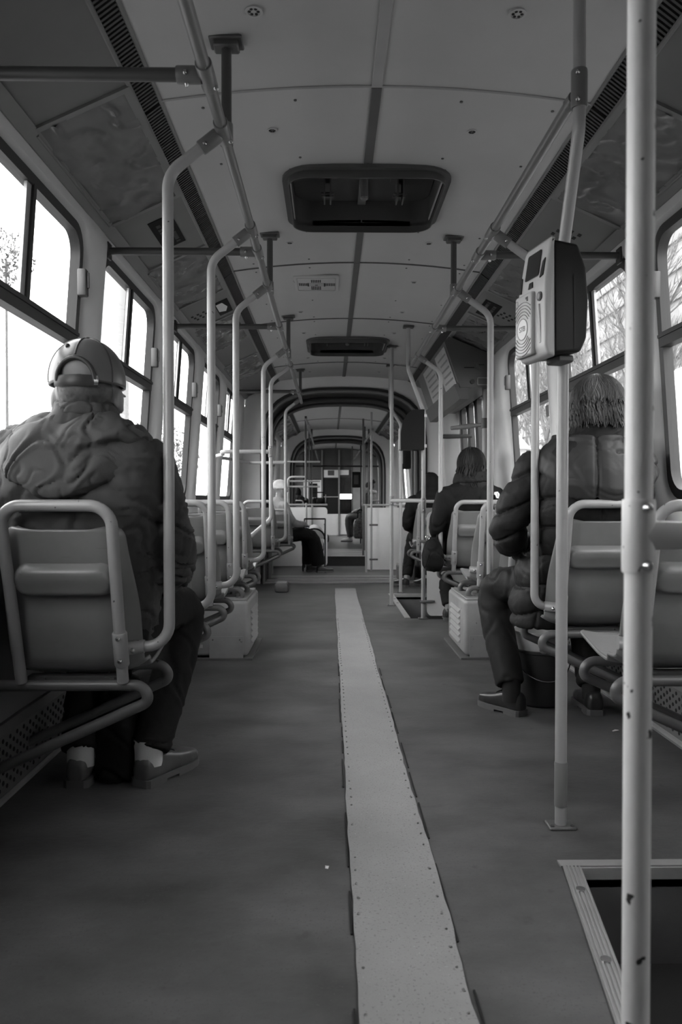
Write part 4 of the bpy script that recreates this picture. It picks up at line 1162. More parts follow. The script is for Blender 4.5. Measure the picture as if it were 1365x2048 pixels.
# ------------------------------------------------------------------ people
def superring(c, rx, ry, n=28, e=2.5, rot=0.0):
    out = []
    for k in range(n):
        a = 2*PI*k/n; x = rx*math.copysign(abs(math.cos(a))**(2/e), math.cos(a)); y = ry*math.copysign(abs(math.sin(a))**(2/e), math.sin(a))
        out.append(Vector((c[0]+x*math.cos(rot)-y*math.sin(rot), c[1]+x*math.sin(rot)+y*math.cos(rot), c[2])))
    return out
def torso(mb, rows, grow=0.0, e=2.5):
    mb.loft([superring(r[:3], r[3]+grow, r[4]+grow, 28, e) for r in rows])
def smooth_path(pts, vals, sub=5):
    P = [Vector(p) for p in pts]; out = []; ov = []
    for i in range(len(P)-1):
        a = P[max(0, i-1)]; b, c = P[i], P[i+1]; d = P[min(len(P)-1, i+2)]
        for k in range(sub):
            t = k/sub
            q = .5*((2*b)+(c-a)*t+(2*a-5*b+4*c-d)*t*t+(-a+3*b-3*c+d)*t*t*t)
            out.append(q); ov.append(vals[i]+(vals[i+1]-vals[i])*t)
    return out+[P[-1]], ov+[vals[-1]]
def limb(mb, pts, rad, grow=0.0, n=16, end=True):
    P, R = smooth_path(pts, rad); R = [r+grow for r in R]
    mb.tube(P, R, n); mb.ell(P[0], (R[0],)*3, 12, 8)
    if end: mb.ell(P[-1], (R[-1],)*3, 12, 8)
def hand(mb, w, d, nrm, side, curl=.6, k=1.0):
    """palm, four unequal bent fingers and a thumb leaving the side of the palm; side = +1/-1 for the thumb"""
    w, d, nrm = Vector(w), Vector(d).normalized(), Vector(nrm).normalized(); s = d.cross(nrm).normalized()*side
    mb.tube([w-d*.02*k, w+d*.02*k, w+d*.055*k, w+d*.085*k], [(.016*k, .024*k), (.015*k, .036*k), (.014*k, .040*k), (.011*k, .036*k)], 12, ref=nrm)
    for i, ln in enumerate((.068, .078, .073, .056)):
        b = w+d*.082*k+s*(.029-.0195*i)*k; p = b; path = [b-d*.015*k]; dd = d.copy()
        for j, f in enumerate((.42, .33, .25)):
            path.append(p); dd = (dd*math.cos(curl*.7)+nrm*math.sin(curl*.7)).normalized(); p = p+dd*ln*f*k
        path.append(p); mb.tube(path, [.0088*k, .0088*k, .0082*k, .0074*k, .006*k], 8)
    b = w+d*.025*k+s*.032*k
    mb.tube([b-s*.012*k, b+(s*.6+d*.7)*.028*k, b+(s*.5+d*.8+nrm*.4)*.055*k, b+(s*.3+d*.9+nrm*.7)*.074*k], [.0125*k, .0115*k, .0095*k, .007*k], 8)
HEAD = [(-.122, .052, .022, .018), (-.110, .045, .044, .042), (-.075, .030, .060, .068), (-.035, .012, .069, .088), (.01, .0, .075, .098), (.05, -.006, .077, .101), (.085, -.006, .068, .088), (.108, -.006, .046, .060), (.121, -.006, .016, .02)]
def head(mb, c, k=1.0, yaw=0.0):
    R = Matrix.Rotation(yaw, 3, 'Z'); c = Vector(c)
    mb.loft([[R @ (p*k)+c for p in superring((0, y, z), rx, ry, 24, 2.2)] for z, y, rx, ry in HEAD])
    def e(p, r): mb.ell(R @ (Vector(p)*k)+c, [q*k for q in r], 12, 8, R)
    e((0, .102, -.028), (.014, .022, .018)); e((0, .094, -.005), (.010, .018, .03)); e((0, .086, -.07), (.024, .014, .007)); e((0, .083, -.082), (.02, .014, .006))
    e((0, .085, .025), (.055, .02, .012))
    for s in (-1, 1): e((s*.083, -.010, -.022), (.013, .021, .034)); e((s*.085, -.004, -.046), (.010, .012, .014))
    mb.tube([c+R @ Vector((0, -.018, -.06))*k, c+R @ Vector((0, -.022, -.20))*k], [.056*k, .062*k], 18)
def shoe(t, heel, d, ln, m_up, w=.048, lift=0.0, heel_h=.03):
    """upper, sole and laces of one shoe"""
    heel = Vector(heel); d = Vector(d); d.z = 0; d.normalize(); s = Vector((-d.y, d.x, 0)); up = Vector((0, 0, 1))
    st = [(0, .50, .080), (.04, .80, .098), (.14, .90, .106), (.28, .90, .104), (.40, .94, .094), (.56, 1.02, .080), (.75, 1.04, .070), (.90, .86, .060), (.97, .60, .052), (1.0, .30, .040)]
    rings = []
    for u, ww, h in st:
        p = heel+d*(u*ln); r = []
        for k in range(14):
            a = 2*PI*k/14; ca, sa = math.cos(a), math.sin(a); x = w*ww*math.copysign(abs(ca)**.7, ca); z = .014+(h-.014)*(.5+.5*math.copysign(abs(sa)**.7, sa))
            r.append(p+s*x*(1-.25*max(0, (z-.03)/.08))+up*(z+lift))
        rings.append(r)
    m = MB(); m.loft(rings); sh = obj('shoe', remesh(m, .006, 3), m_up, t, 60)
    m = MB(); out = []
    N = 14
    for u, ww in [(0, .55), (.03, .8), (.12, .92), (.3, .88), (.5, 1.0), (.7, 1.08), (.88, .92), (.97, .6), (1.02, .2)]: out.append((u, ww))
    pl = [(u, ww) for u, ww in out]+[(u, -ww) for u, ww in out[::-1]]
    m.prism(pl, lambda a, b, z: heel+d*(a*ln)+s*(b*w*1.04)+up*(z+lift), .010, .026)
    hl = [(u, ww) for u, ww in out if u <= .3]+[(u, -ww) for u, ww in out[::-1] if u <= .3]
    m.prism(hl, lambda a, b, z: heel+d*(a*ln)+s*(b*w*1.04)+up*(z+lift), 0.0, .012)
    fl_ = [(u, ww) for u, ww in out if u >= .45]+[(u, -ww) for u, ww in out[::-1] if u >= .45]
    m.prism(fl_, lambda a, b, z: heel+d*(a*ln)+s*(b*w*1.02)+up*(z+lift), 0.0, .012)
    m.build('sole', 'shoe_sole', sh, 30)
    m = MB()
    for k in range(3):
        u = .40+.07*k; p = heel+d*(u*ln)+up*(.098-.009*k+lift); m.tube([p-s*.02, p+up*.004, p+s*.02], .0022, 5)
    m.build('laces', 'rubber', sh, 40)
def hair_locks(mb, c, r, n, end, seed, drop=0.0, thick=.007, wav=.006, yaw=0.0, front=False):
    rnd = random.Random(seed); c = Vector(c)
    for i in range(n):
        a = rnd.uniform(0, 2*PI) if front else rnd.uniform(PI*.97, PI*2.03)
        th0 = rnd.uniform(.05, .9); th1 = end*rnd.uniform(.85, 1.08); sw = rnd.uniform(-.35, .35); ph = rnd.uniform(0, 6); path = []
        k = 1.0+rnd.uniform(-.01, .05); N = 8; kf = rnd.uniform(.0, .05)
        for j in range(N+1):
            th = th0+(th1-th0)*j/N; aa = a+sw*(j/N)**1.5+.06*math.sin(ph+j*.9)
            kk = k+kf*(j/N)**2
            path.append(c+Vector((r[0]*kk*math.sin(th)*math.cos(aa+yaw), r[1]*kk*math.sin(th)*math.sin(aa+yaw), r[2]*kk*math.cos(th))))
        if drop:
            dl = drop*rnd.uniform(.7, 1.1)
            for j in range(1, 6): path.append(path[-1]+Vector((wav*math.sin(ph+j*1.7), wav*math.cos(ph+j*1.3)-.004, -dl/5)))
        R = [thick*(.5+.7*math.sin(PI*min(1, .15+.8*j/len(path)))) for j in range(len(path))]; R[-1] = thick*.25
        mb.tube(path, R, 5)
def folds(amp, s=6.0, st=(1, 1, .55), hi=.35):
    def f(p, n):
        q = Vector((p.x*st[0], p.y*st[1], p.z*st[2]))*s
        w = noise.noise(q*.6+Vector((5, 2, 1))); q = q+Vector((w, w*.7, -w))*.9
        a = abs(noise.noise(q)); b = abs(noise.noise(q*1.9+Vector((3, 1, 2))))
        c = max(0.0, 1-a*9); e = max(0.0, 1-b*10)
        return amp*(-1.5*c*c+.8*max(0, 1-abs(a-.16)*9)-hi*1.6*e*e)
    return f
def person(loc, label, T, AL, AR, LL, LR, HC, hk=1.0, yaw=0.0, jacket='jacket_grey', trouser='trousers_dark', jd=None, skin='skin', vox=.0085,
           arm_r=(.074, .064, .046), leg_r=(.088, .074, .056), rotz=0.0, hands=True, jname='jacket', tdisp=None, extra=None):
    t = thing('person', label, 'person', loc, rotz)
    b = MB(); head(b, HC, hk, yaw); torso(b, T, -.03, 2.3)
    top = Vector(T[-1][:3]); hc = Vector(HC); b.tube([hc+Vector((0, -.02, -.08)), top+Vector((0, 0, -.05))], [.054*hk, .066], 16)
    for A, sd in ((AL, -1), (AR, 1)):
        limb(b, A, [arm_r[0]-.028, arm_r[1]-.024, .027])
        if hands: hand(b, A[-1], Vector(A[-1])-Vector(A[-2]), (-sd*.5, 0, -1), 1 if sd > 0 else -1)
    for L in (LL, LR): limb(b, L, [.066, .054, .036])
    for L in (LL, LR): b.tube([Vector(L[-1]), Vector(L[-1])+Vector((0, .0, -.04)), Vector(L[-1])+Vector((0, .02, -.065))], [.036, .034, .028], 10)
    body = obj('body', remesh(b, .0075, 3), skin, t, 60)
    R = Matrix.Rotation(yaw, 3, 'Z')
    for s in (-1, 1):
        m = MB(); m.ell(hc+R @ Vector((s*.032, .084, .002))*hk, (.012*hk,)*3, 10, 8); e = m.build('eye', 'eye_white', body, 60)
    j = MB(); torso(j, T); limb(j, AL, arm_r); limb(j, AR, arm_r)
    if extra: extra(j)
    jo = obj(jname, remesh(j, vox, 7, jd or folds(.006)), jacket, t, 60)
    tr = MB()
    for L in (LL, LR): limb(tr, L, leg_r, end=False)
    h = (Vector(LL[0])+Vector(LR[0]))/2; tr.ell(h+Vector((0, .04, .03)), (.17, .135, .10), 18, 10)
    to = obj('trousers', remesh(tr, .009, 5, tdisp or folds(.0035, 8, (1, 1, .8))), trouser, t, 60)
    return t, body, jo

# man in the leather cap (left, nearest) ------------------------------------
T1 = [(0, .19, .48, .18, .12), (0, .155, .57, .205, .145), (.005, .10, .72, .215, .15), (.008, .045, .86, .225, .155), (.01, .02, .98, .24, .145), (.015, .008, 1.07, .235, .128), (.02, .004, 1.125, .195, .108), (.025, .004, 1.165, .13, .092), (.03, .008, 1.20, .088, .084), (.03, .012, 1.235, .080, .080)]
_f1, _f1b = folds(.0055, 4.2, (1, 1, .8), .5), folds(.006, 9, (.8, 1, 1.5), .6)
def jd1(p, n):
    d = _f1(p, n)
    k = min(1, max(0, (abs(p.x)-.15)/.08))*min(1, max(0, (1.0-p.z)/.1))       # sleeves crease more at the elbow
    return d+_f1b(p, n)*(.35+.9*k)
t, body, jo = person((-SX, 2.22, 0), 'man in a leather cap and grey hooded jacket, seated at near left', T1,
    [(-.175, .04, 1.10), (-.18, .12, .80), (-.10, .36, .68)], [(.20, .055, 1.06), (.262, .125, .78), (.17, .37, .66)],
    [(-.09, .12, .55), (-.13, .55, .54), (-.09, .315, .112)], [(.10, .12, .55), (.215, .52, .545), (.14, .325, .112)], (.03, .035, 1.268), 1.12, 0,
    'jacket_grey', 'trousers_dark', jd1, arm_r=(.078, .070, .05), leg_r=(.09, .076, .066))
# hood lying on the back
h = MB()
def drape(mb, cx, cy, prof, a0, a1, n=26, wob=None, th=.012):
    """cloth band round the neck: prof = (reach, height) from the inner to the outer edge; a = angle round the back"""
    rows = []
    for k in range(n+1):
        a = a0+(a1-a0)*k/n; sn = math.sin(PI*k/n); row = []
        for (r, z, lo) in prof:
            rr = r; zz = z-lo*sn+(wob(a, r) if wob else 0)
            row.append(Vector((cx-rr*1.12*math.cos(a), cy-rr*math.sin(a), zz)))
        rows.append(row)
    m_ = len(prof); vs = [p for r in rows for p in r]; fs = []
    ctr = Vector((cx, cy, 1.05))
    vi = [p+(ctr-p).normalized()*th for p in vs]
    N = len(vs)
    for i in range(n):
        for j in range(m_-1): fs.append([i*m_+j, i*m_+j+1, (i+1)*m_+j+1, (i+1)*m_+j]); fs.append([N+(i+1)*m_+j, N+(i+1)*m_+j+1, N+i*m_+j+1, N+i*m_+j])
        for j in (0, m_-1):
            q = [i*m_+j, (i+1)*m_+j, N+(i+1)*m_+j, N+i*m_+j]; fs.append(q if j == 0 else q[::-1])
    for i in (0, n):
        for j in range(m_-1): q = [i*m_+j, N+i*m_+j, N+i*m_+j+1, i*m_+j+1]; fs.append(q if i == 0 else q[::-1])
    mb.add(vs+vi, fs)
# lower pouch
drape(h, .000, .030, [(.10, 1.19, .0), (.145, 1.175, .03), (.172, 1.15, .055), (.190, 1.12, .080), (.196, 1.09, .095), (.190, 1.068, .100), (.165, 1.055, .100)], .05*PI, .95*PI, wob=lambda a, r: -.012*math.cos(a)*0+.008*math.sin(5*a+r*20), th=.030)
# upper fold lying over it
drape(h, .028, .030, [(.090, 1.195, .0), (.112, 1.192, .003), (.136, 1.180, .012), (.160, 1.162, .024), (.178, 1.142, .034), (.172, 1.128, .037)], .0, PI, wob=lambda a, r: .010*math.sin(3.2*a+.6)+.006*math.sin(9*a+r*40), th=.014)
_h1 = folds(.005, 8, (1, 1, .8), .5)
def hd(p, n): return _h1(p, n)+.004*noise.noise(p*14)
obj('hood', remesh(h, .006, 4, hd), 'jacket_hood', jo, 60)
m = MB(); P = []
for k in range(25):
    a = 2*PI*k/24; P.append((.03+.084*math.cos(a), .012+.086*math.sin(a), 1.205-.004*math.sin(a)))
m.tube(P, [(.022, .010)]*25, 8, ref=(0, 0, 1)); obj('collar', remesh(m, .006, 3, folds(.003, 12)), 'jacket_hood', jo, 60)
# shoulder and centre seams
# cap
CC, CR = Vector((.03, .030, 1.300)), (.103, .120, .118)
def capp(th, a, k=1.0): return CC+Vector((CR[0]*k*math.sin(th)*math.cos(a), CR[1]*k*math.sin(th)*math.sin(a), CR[2]*k*math.cos(th)))
def in_arch(th, a):
    da = (a-1.5*PI+PI) % (2*PI)-PI
    return th > 1.0 and (da/.50)**2+((th-1.66)/.50)**2 < 1
m = MB(); nth, na = 26, 72
ids = {}; vs = []; fs = []
for i in range(nth+1):
    th = .02+(1.72-.02)*i/nth
    for j in range(na):
        a = 2*PI*j/na; vs.append(capp(th, a, 1+.006*math.sin(a*6)*0))
for i in range(nth):
    for j in range(na):
        th = .02+1.70*(i+.5)/nth; a = 2*PI*(j+.5)/na
        if in_arch(th, a): continue
        fs.append([i*na+j, i*na+(j+1) % na, (i+1)*na+(j+1) % na, (i+1)*na+j])
fs.append([j for j in range(na)])
m.add(vs, fs); me = m.mesh('cap'); cap = obj('cap', me, 'cap_leather', t, 60)
so = cap.modifiers.new('thickness', 'SOLIDIFY'); so.thickness = .005; so.offset = 1
ar = []
for k in range(25):
    q = PI*k/24; da = .52*math.cos(q); th = 1.70-.54*math.sin(q); ar.append(capp(th, 1.5*PI+da, 1.04))
m = MB(); m.tube(ar, .0065, 8); m.build('arch_trim', 'cap_trim', cap, 60)
m = MB(); P = [capp(1.70, 1.5*PI-.60+1.20*k/14, 1.035) for k in range(15)]; m.tube(P, [(.0165, .004)]*15, 8, ref=(0, 0, 1)); m.build('strap', 'cap_trim', cap, 60)
m = MB(); P = [capp(1.68, 1.5*PI+.50+.10*k/4, 1.06) for k in range(5)]; m.tube(P, [(.013, .004)]*5, 8, ref=(0, 0, 1)); m.build('buckle', 'bolt_steel', cap, 60)
for da in (0, 1.02, -1.02, PI):
    P = [capp(.06+(1.02 if da == 0 else 1.62)*k/16, 1.5*PI+da, 1.045) for k in range(17)]; m = MB(); m.tube(P, .0028, 6); m.build('seam', 'cap_trim', cap, 60)
for da in (-.42,):
    p = capp(.78, 1.5*PI+da, 1.05); m = MB(); m.ell(p, (.007, .007, .007), 10, 6); m.build('eyelet', 'cap_trim', cap, 60)
m = MB(); m.ell(CC+Vector((0, 0, CR[2]+.006)), (.010, .010, .006), 12, 6); m.build('button', 'cap_trim', cap, 60)
m = MB(); P = [capp(1.70, 2*PI*k/48+.5*PI, 1.03) for k in range(48) if abs(((2*PI*k/48+PI) % (2*PI))-PI) < 2.45]
rg = []
for k in range(21):
    a = PI*(.32+.36*k/20); p = capp(1.66, a, 1.02); o2 = p+Vector((.30*math.cos(a)*.08, .075*math.sin(a)**1.5, -.012)); rg.append([p+Vector((0, 0, .003)), o2+Vector((0, 0, .002)), o2-Vector((0, 0, .002)), p-Vector((0, 0, .003))])
m = MB(); m.loft(rg); m.build('peak', 'cap_leather', cap, 50)
# short hair under the cap
m = MB(); hc = (.03, .028, 1.282)
m.ell((.03, .016, 1.268), (.084, .107, .082), 24, 16); obj('hair', remesh(m, .006, 3, folds(.0015, 40)), 'hair_short', t, 60)
# socks, shoes
for x, m_ in ((-.09, 0), (.135, 0)):
    m = MB(); m.tube([(x, .32, .06), (x, .325, .10), (x, .325, .15)], [.046, .047, .050], 16); m.build('sock', 'sock_white', t, 60)
shoe(t, (.115, .275, 0), (.45, .88, 0), .29, 'shoe_leather', .05); shoe(t, (-.095, .27, 0), (.02, 1, 0), .29, 'shoe_leather', .05)

# passenger in the quilted coat (right) --------------------------------------
T2 = [(-.05, .20, .48, .22, .125), (-.03, .165, .57, .235, .145), (-.005, .11, .70, .222, .15), (0, .06, .84, .222, .15), (0, .03, .96, .222, .15), (.0, .015, 1.06, .218, .14), (.005, .005, 1.13, .205, .125), (.01, .0, 1.18, .17, .11), (.015, .005, 1.215, .105, .092), (.017, .01, 1.25, .086, .086)]
def seam(v, pitch, w=.0075):
    d = abs((v/pitch+.5) % 1-.5)*pitch
    return math.exp(-(d/w)**2), .5-.5*math.cos(2*PI*min(1, d/pitch*1.0+.0))
_q1 = folds(.0014, 9, (1, 1, 1.4), .6)
def quilt(p, n):
    zz = p.z+.018*math.sin(p.x*7)+.010*noise.noise(p*4)
    if abs(p.x) > .2: zz += (abs(p.x)-.2)*.4
    g, f = seam(zz, .118); x2 = p.x-.01+.015*math.sin(p.z*8)
    gv, fv = seam(x2, .23, .006) if abs(p.x) < .26 else (0, .5)
    return -.012*max(g, gv*.7)+.009*f+_q1(p, n)+.0016*noise.noise(p*22)
def coat_flap(j):     # coat tail hanging over the aisle side of the seat
    j.loft([superring((-.165, .20, z), rx, ry, 20, 2.4) for z, rx, ry in ((.42, .115, .13), (.50, .12, .14), (.60, .10, .13), (.72, .08, .10))])
t, body, jo = person((SX, 3.03, 0), 'passenger with bobbed grey hair and dark quilted hooded coat, seated at right', T2,
    [(-.20, .115, 1.075), (-.305, .17, .82), (-.16, .40, .72)], [(.175, .05, 1.08), (.165, .10, .80), (.11, .36, .70)],
    [(-.10, .12, .55), (-.285, .50, .535), (-.265, .30, .135)], [(.10, .12, .55), (.13, .52, .535), (.11, .335, .12)], (.017, .03, 1.318), 1.08, 0,
    'quilt_black', 'trousers_satin', quilt, arm_r=(.085, .076, .056), leg_r=(.092, .08, .064), jname='coat', vox=.0065, extra=coat_flap)
h = MB()
drape(h, .012, .035, [(.130, 1.195, .0), (.158, 1.190, .012), (.190, 1.165, .040), (.212, 1.130, .070), (.216, 1.085, .095), (.198, 1.050, .110), (.155, 1.045, .110)], .02*PI, .98*PI, 30, lambda a, r: .006*math.sin(6*a), .03)
_q2 = folds(.0016, 9, (1, 1, 1), .6)
def hq(p, n):
    a = math.atan2(p.x-.012, -(p.y-.06)); d = abs(((a+.25)/.62+.5) % 1-.5)*.62*.17
    g = math.exp(-(d/.006)**2); g2 = math.exp(-((p.z-1.135+.25*abs(p.x-.05))/.006)**2) if p.x > .03 else 0
    return -.011*max(g, g2)+.006*min(1, d/.03)+_q2(p, n)
rim_ = [(.012-.150*1.12*math.cos(PI*(.02+.96*k/30)), .035-.150*math.sin(PI*(.02+.96*k/30)), 1.198-.010*math.sin(PI*k/30)) for k in range(31)]
h.tube(rim_, .011, 8)
obj('hood', remesh(h, .006, 4, hq), 'quilt_hood', jo, 60)
m = MB(); m.loft([superring((.017, .015, z), r, r*1.0, 24, 2.1) for z, r in ((1.14, .150), (1.18, .138), (1.235, .106), (1.258, .096), (1.258, .08), (1.18, .08))]); obj('collar', remesh(m, .007, 3, folds(.004, 9)), 'collar_black', jo, 60)
m = MB(); hc = (.017, .024, 1.338)
m.ell(hc, (.097, .112, .112), 26, 18); m.ell((.017, .012, 1.295), (.090, .092, .055), 24, 14)
base = remesh(m, .007, 4, lambda p, n: .003*noise.noise((p.x*60, p.y*60, p.z*9)))
hair = obj('hair', base, 'hair_grey', t, 60)
m = MB(); hair_locks(m, hc, (.101, .115, .114), 820, 1.75, 5, .068, .0040, .005); hair_locks(m, hc, (.100, .114, .114), 220, 1.6, 8, .03, .0036, .004, front=True)
m.build('locks', 'hair_grey', hair, 60)
for x, y in ((-.26, .30), (.11, .34)):
    m = MB(); m.tube([(x, y, .06), (x, y, .10), (x, y, .17)], [.040, .040, .043], 16); m.build('sock', 'sock_dark', t, 60)
shoe(t, (-.215, .27, 0), (-.55, .83, 0), .26, 'shoe_black', .046); shoe(t, (.11, .27, 0), (.05, 1, 0), .27, 'shoe_black', .048)

# long-haired woman (right, farther) -----------------------------------------
T3 = [(0, .19, .48, .19, .12), (0, .15, .58, .20, .145), (0, .08, .75, .205, .145), (0, .04, .88, .225, .14), (0, .03, .98, .235, .13), (0, .025, 1.04, .20, .115), (0, .025, 1.085, .12, .095), (0, .03, 1.12, .08, .08)]
t, body, jo = person((SX, 5.62, 0), 'woman with long dark hair and scarf in a black jacket, seated behind the quilted passenger', T3,
    [(-.20, .03, .98), (-.262, .03, .74), (-.19, .30, .68)], [(.175, .03, .98), (.165, .06, .74), (.10, .30, .66)],
    [(-.09, .12, .55), (-.14, .52, .53), (-.12, .34, .12)], [(.09, .12, .55), (.11, .52, .53), (.10, .36, .12)], (-.005, .05, 1.205), 1.0, 0,
    'coat_black', 'trousers_dark', folds(.005), vox=.012)
m = MB(); hc = (-.005, .045, 1.225); m.ell(hc, (.094, .112, .112), 22, 14); m.ell((0, -.02, 1.06), (.125, .075, .10), 20, 12)
hair = obj('hair', remesh(m, .009, 4, lambda p, n: .004*noise.noise((p.x*40, p.y*40, p.z*8))), 'hair_dark', t, 60)
m = MB(); hair_locks(m, hc, (.096, .114, .114), 150, 1.9, 21, .16, .007, .014); m.build('locks', 'hair_dark', hair, 60)
m = MB()
for z, r in ((1.09, .125), (1.115, .12), (1.14, .112)):
    m.tube([(r*math.cos(2*PI*k/24)-.003, .03+r*math.sin(2*PI*k/24), z+.006*math.sin(3*PI*k/24)) for k in range(25)], .018, 8)
obj('scarf', remesh(m, .009, 2, folds(.004, 12)), 'collar_black', jo, 60)
# small white mark on the back of the right shoulder
m = MB(); q = lambda a, b, d: (.158+a, -.100-d+.04*(b)+.3*a*a, .985+b)
m.prism([(-.020, .022), (.004, .026), (.016, .012), (.020, -.012), (.012, -.024), (-.006, -.020), (-.012, .0), (-.022, .006)], q, .0, .012); m.build('shoulder_mark', 'print_white', jo, 0)
m = MB(); m.prism([(-.002, .016), (.002, .016), (.008, -.012), (.004, -.012)], q, .011, .0135); m.build('mark_lines', 'print_grey', jo, 0)
for x in (-.12, .10): shoe(t, (x, .30, 0), (0, 1, 0), .25, 'shoe_black')
# her shoulder bag
b = thing('handbag', 'dark soft handbag hanging at the long-haired woman\'s side over the aisle', 'bag', (SX-.29, 5.62, .40))
m = MB(); m.loft([superring((0, .05, z), rx, ry, 18, 2.6) for z, rx, ry in ((.02, .05, .10), (.06, .075, .14), (.14, .08, .15), (.22, .06, .12), (.27, .03, .08))]); obj('pouch', remesh(m, .009, 4, folds(.006, 8)), 'coat_black', b, 60)
m = MB(); m.tube(fillet([(.02, .0, .26), (.06, .0, .42), (.06, .1, .42), (.02, .1, .26)], .04, 5), .007, 8); m.build('strap', 'bag_black', b, 60)
m = MB(); P = [(-.05+.014*math.cos(2*PI*k/12), -.02, .27+.018*math.sin(2*PI*k/12)) for k in range(13)]; m.tube(P, .003, 6); m.build('ring', 'chrome', b, 60)

# hooded passenger beyond the second door --------------------------------------
T4 = [(0, .19, .48, .19, .12), (0, .15, .58, .20, .145), (0, .08, .75, .205, .145), (0, .04, .86, .215, .14), (0, .03, .95, .22, .13), (0, .03, 1.0, .16, .11), (0, .03, 1.04, .09, .09)]
def hood4(j):
    j.ell((-.01, .05, 1.12), (.105, .12, .125), 20, 12); j.ell((0, .0, 1.0), (.17, .10, .07), 20, 10)
t, body, jo = person((SX, 7.88, 0), 'passenger in a black hooded coat, seated alone beyond the second door', T4,
    [(-.19, .03, .93), (-.25, .04, .70), (-.14, .3, .66)], [(.165, .03, .93), (.17, .06, .70), (.12, .3, .66)],
    [(-.09, .12, .55), (-.14, .5, .53), (-.22, .36, .12)], [(.09, .12, .55), (.11, .5, .53), (.0, .36, .12)], (-.01, .06, 1.10), 1.0, 0,
    'coat_black', 'trousers_dark', folds(.006), vox=.013, extra=hood4)
for x in (-.22, .0): shoe(t, (x, .32, 0), (-.4, .9, 0), .27, 'shoe_black')

# passenger in a white hat, legs turned into the aisle (middle coach) ----------
t, body, jo = person((at(548, 11.3), 11.35, -.16), 'passenger in a white hat and pale coat with black trousers turned into the aisle', 
    [(.0, .13, .46, .17, .15), (0, .11, .60, .18, .15), (0, .09, .75, .19, .14), (0, .08, .9, .2, .13), (0, .07, 1.02, .20, .12), (0, .07, 1.1, .13, .1), (0, .08, 1.15, .08, .08)],
    [(-.19, .07, 1.03), (-.22, .2, .78), (-.06, .46, .74)], [(.19, .07, 1.03), (.2, .22, .78), (.05, .48, .74)],
    [(-.09, .14, .56), (-.12, .58, .56), (-.12, .64, .12)], [(.09, .14, .56), (.12, .56, .56), (.10, .70, .12)], (0, .11, 1.27), 1.0, 0,
    'beige_coat', 'coat_black', folds(.006), vox=.013, leg_r=(.10, .10, .105), rotz=-math.radians(62))
m = MB(); m.ell((0, .10, 1.33), (.095, .115, .09), 20, 12); m.tube([(.1*math.cos(2*PI*k/20), .1+.12*math.sin(2*PI*k/20), 1.295) for k in range(21)], .02, 8); obj('hat', remesh(m, .008, 2, folds(.003, 20)), 'knit_white', t, 60)
for x, y in ((-.12, .6), (.10, .66)): shoe(t, (x, y, 0), (.1, 1, 0), .28, 'shoe_black')
# woman with plaid scarf far away on the right --------------------------------
t, body, jo = person((.80, 16.95, 0), 'distant seated woman with dark bun, plaid scarf and white shoes on the right', 
    [(0, .13, .46, .17, .15), (0, .11, .60, .18, .15), (0, .09, .75, .18, .14), (0, .07, .9, .2, .13), (0, .06, 1.0, .2, .12), (0, .06, 1.08, .13, .1), (0, .07, 1.13, .08, .08)],
    [(-.19, .06, 1.0), (-.22, .15, .76), (-.06, .42, .70)], [(.19, .06, 1.0), (.2, .15, .76), (.05, .42, .70)],
    [(-.09, .14, .56), (-.1, .55, .56), (-.10, .52, .12)], [(.09, .14, .56), (.1, .55, .56), (.10, .60, .12)], (0, .09, 1.23), 1.0, 0,
    'cabinet_dark', 'cabinet_dark', folds(.006), vox=.014, rotz=math.radians(62))
m = MB(); m.ell((0, .075, 1.26), (.092, .11, .10), 18, 12); m.ell((-.02, -.03, 1.36), (.05, .05, .05), 14, 10); obj('hair', remesh(m, .009, 2, folds(.004, 20)), 'hair_dark', t, 60)
m = MB(); m.tube([(.12*math.cos(2*PI*k/20), .07+.12*math.sin(2*PI*k/20), 1.13) for k in range(21)], .04, 10); obj('scarf', remesh(m, .012, 2, folds(.005, 12)), 'plaid', jo, 60)
for x, y in ((-.10, .48), (.10, .56)): shoe(t, (x, y, 0), (0, 1, 0), .26, 'shoe_white')
b = thing('floral_bag', 'patterned cloth bag on the distant woman\'s lap hanging towards the floor', 'bag', (.50, 16.35, 0))
m = MB(); m.loft([superring((0, 0, z), rx, ry, 18, 2.8) for z, rx, ry in ((.12, .12, .1), (.18, .15, .12), (.36, .15, .12), (.5, .12, .09), (.56, .06, .04))]); obj('pouch', remesh(m, .012, 3, folds(.008, 8)), 'floral', b, 60)
m = MB(); m.tube(fillet([(-.06, 0, .54), (-.05, 0, .74), (.05, 0, .74), (.06, 0, .54)], .04, 5), .012, 8); m.build('handles', 'coat_black', b, 60)
# dark coat on the left of the farthest coach
t, body, jo = person((-SX, 17.2, 0), 'distant passenger in a black coat on the left, partly hidden by bars', T4,
    [(-.165, .03, .93), (-.17, .06, .70), (-.12, .3, .66)], [(.19, .03, .93), (.25, .04, .70), (.14, .3, .66)],
    [(-.09, .12, .55), (-.14, .5, .53), (-.14, .4, .12)], [(.09, .12, .55), (.11, .5, .53), (.1, .4, .12)], (-.01, .06, 1.07), 1.0, 0,
    'coat_black', 'trousers_dark', folds(.006), vox=.014, extra=hood4)
for x in (-.14, .1): shoe(t, (x, .36, 0), (0, 1, 0), .27, 'shoe_black')
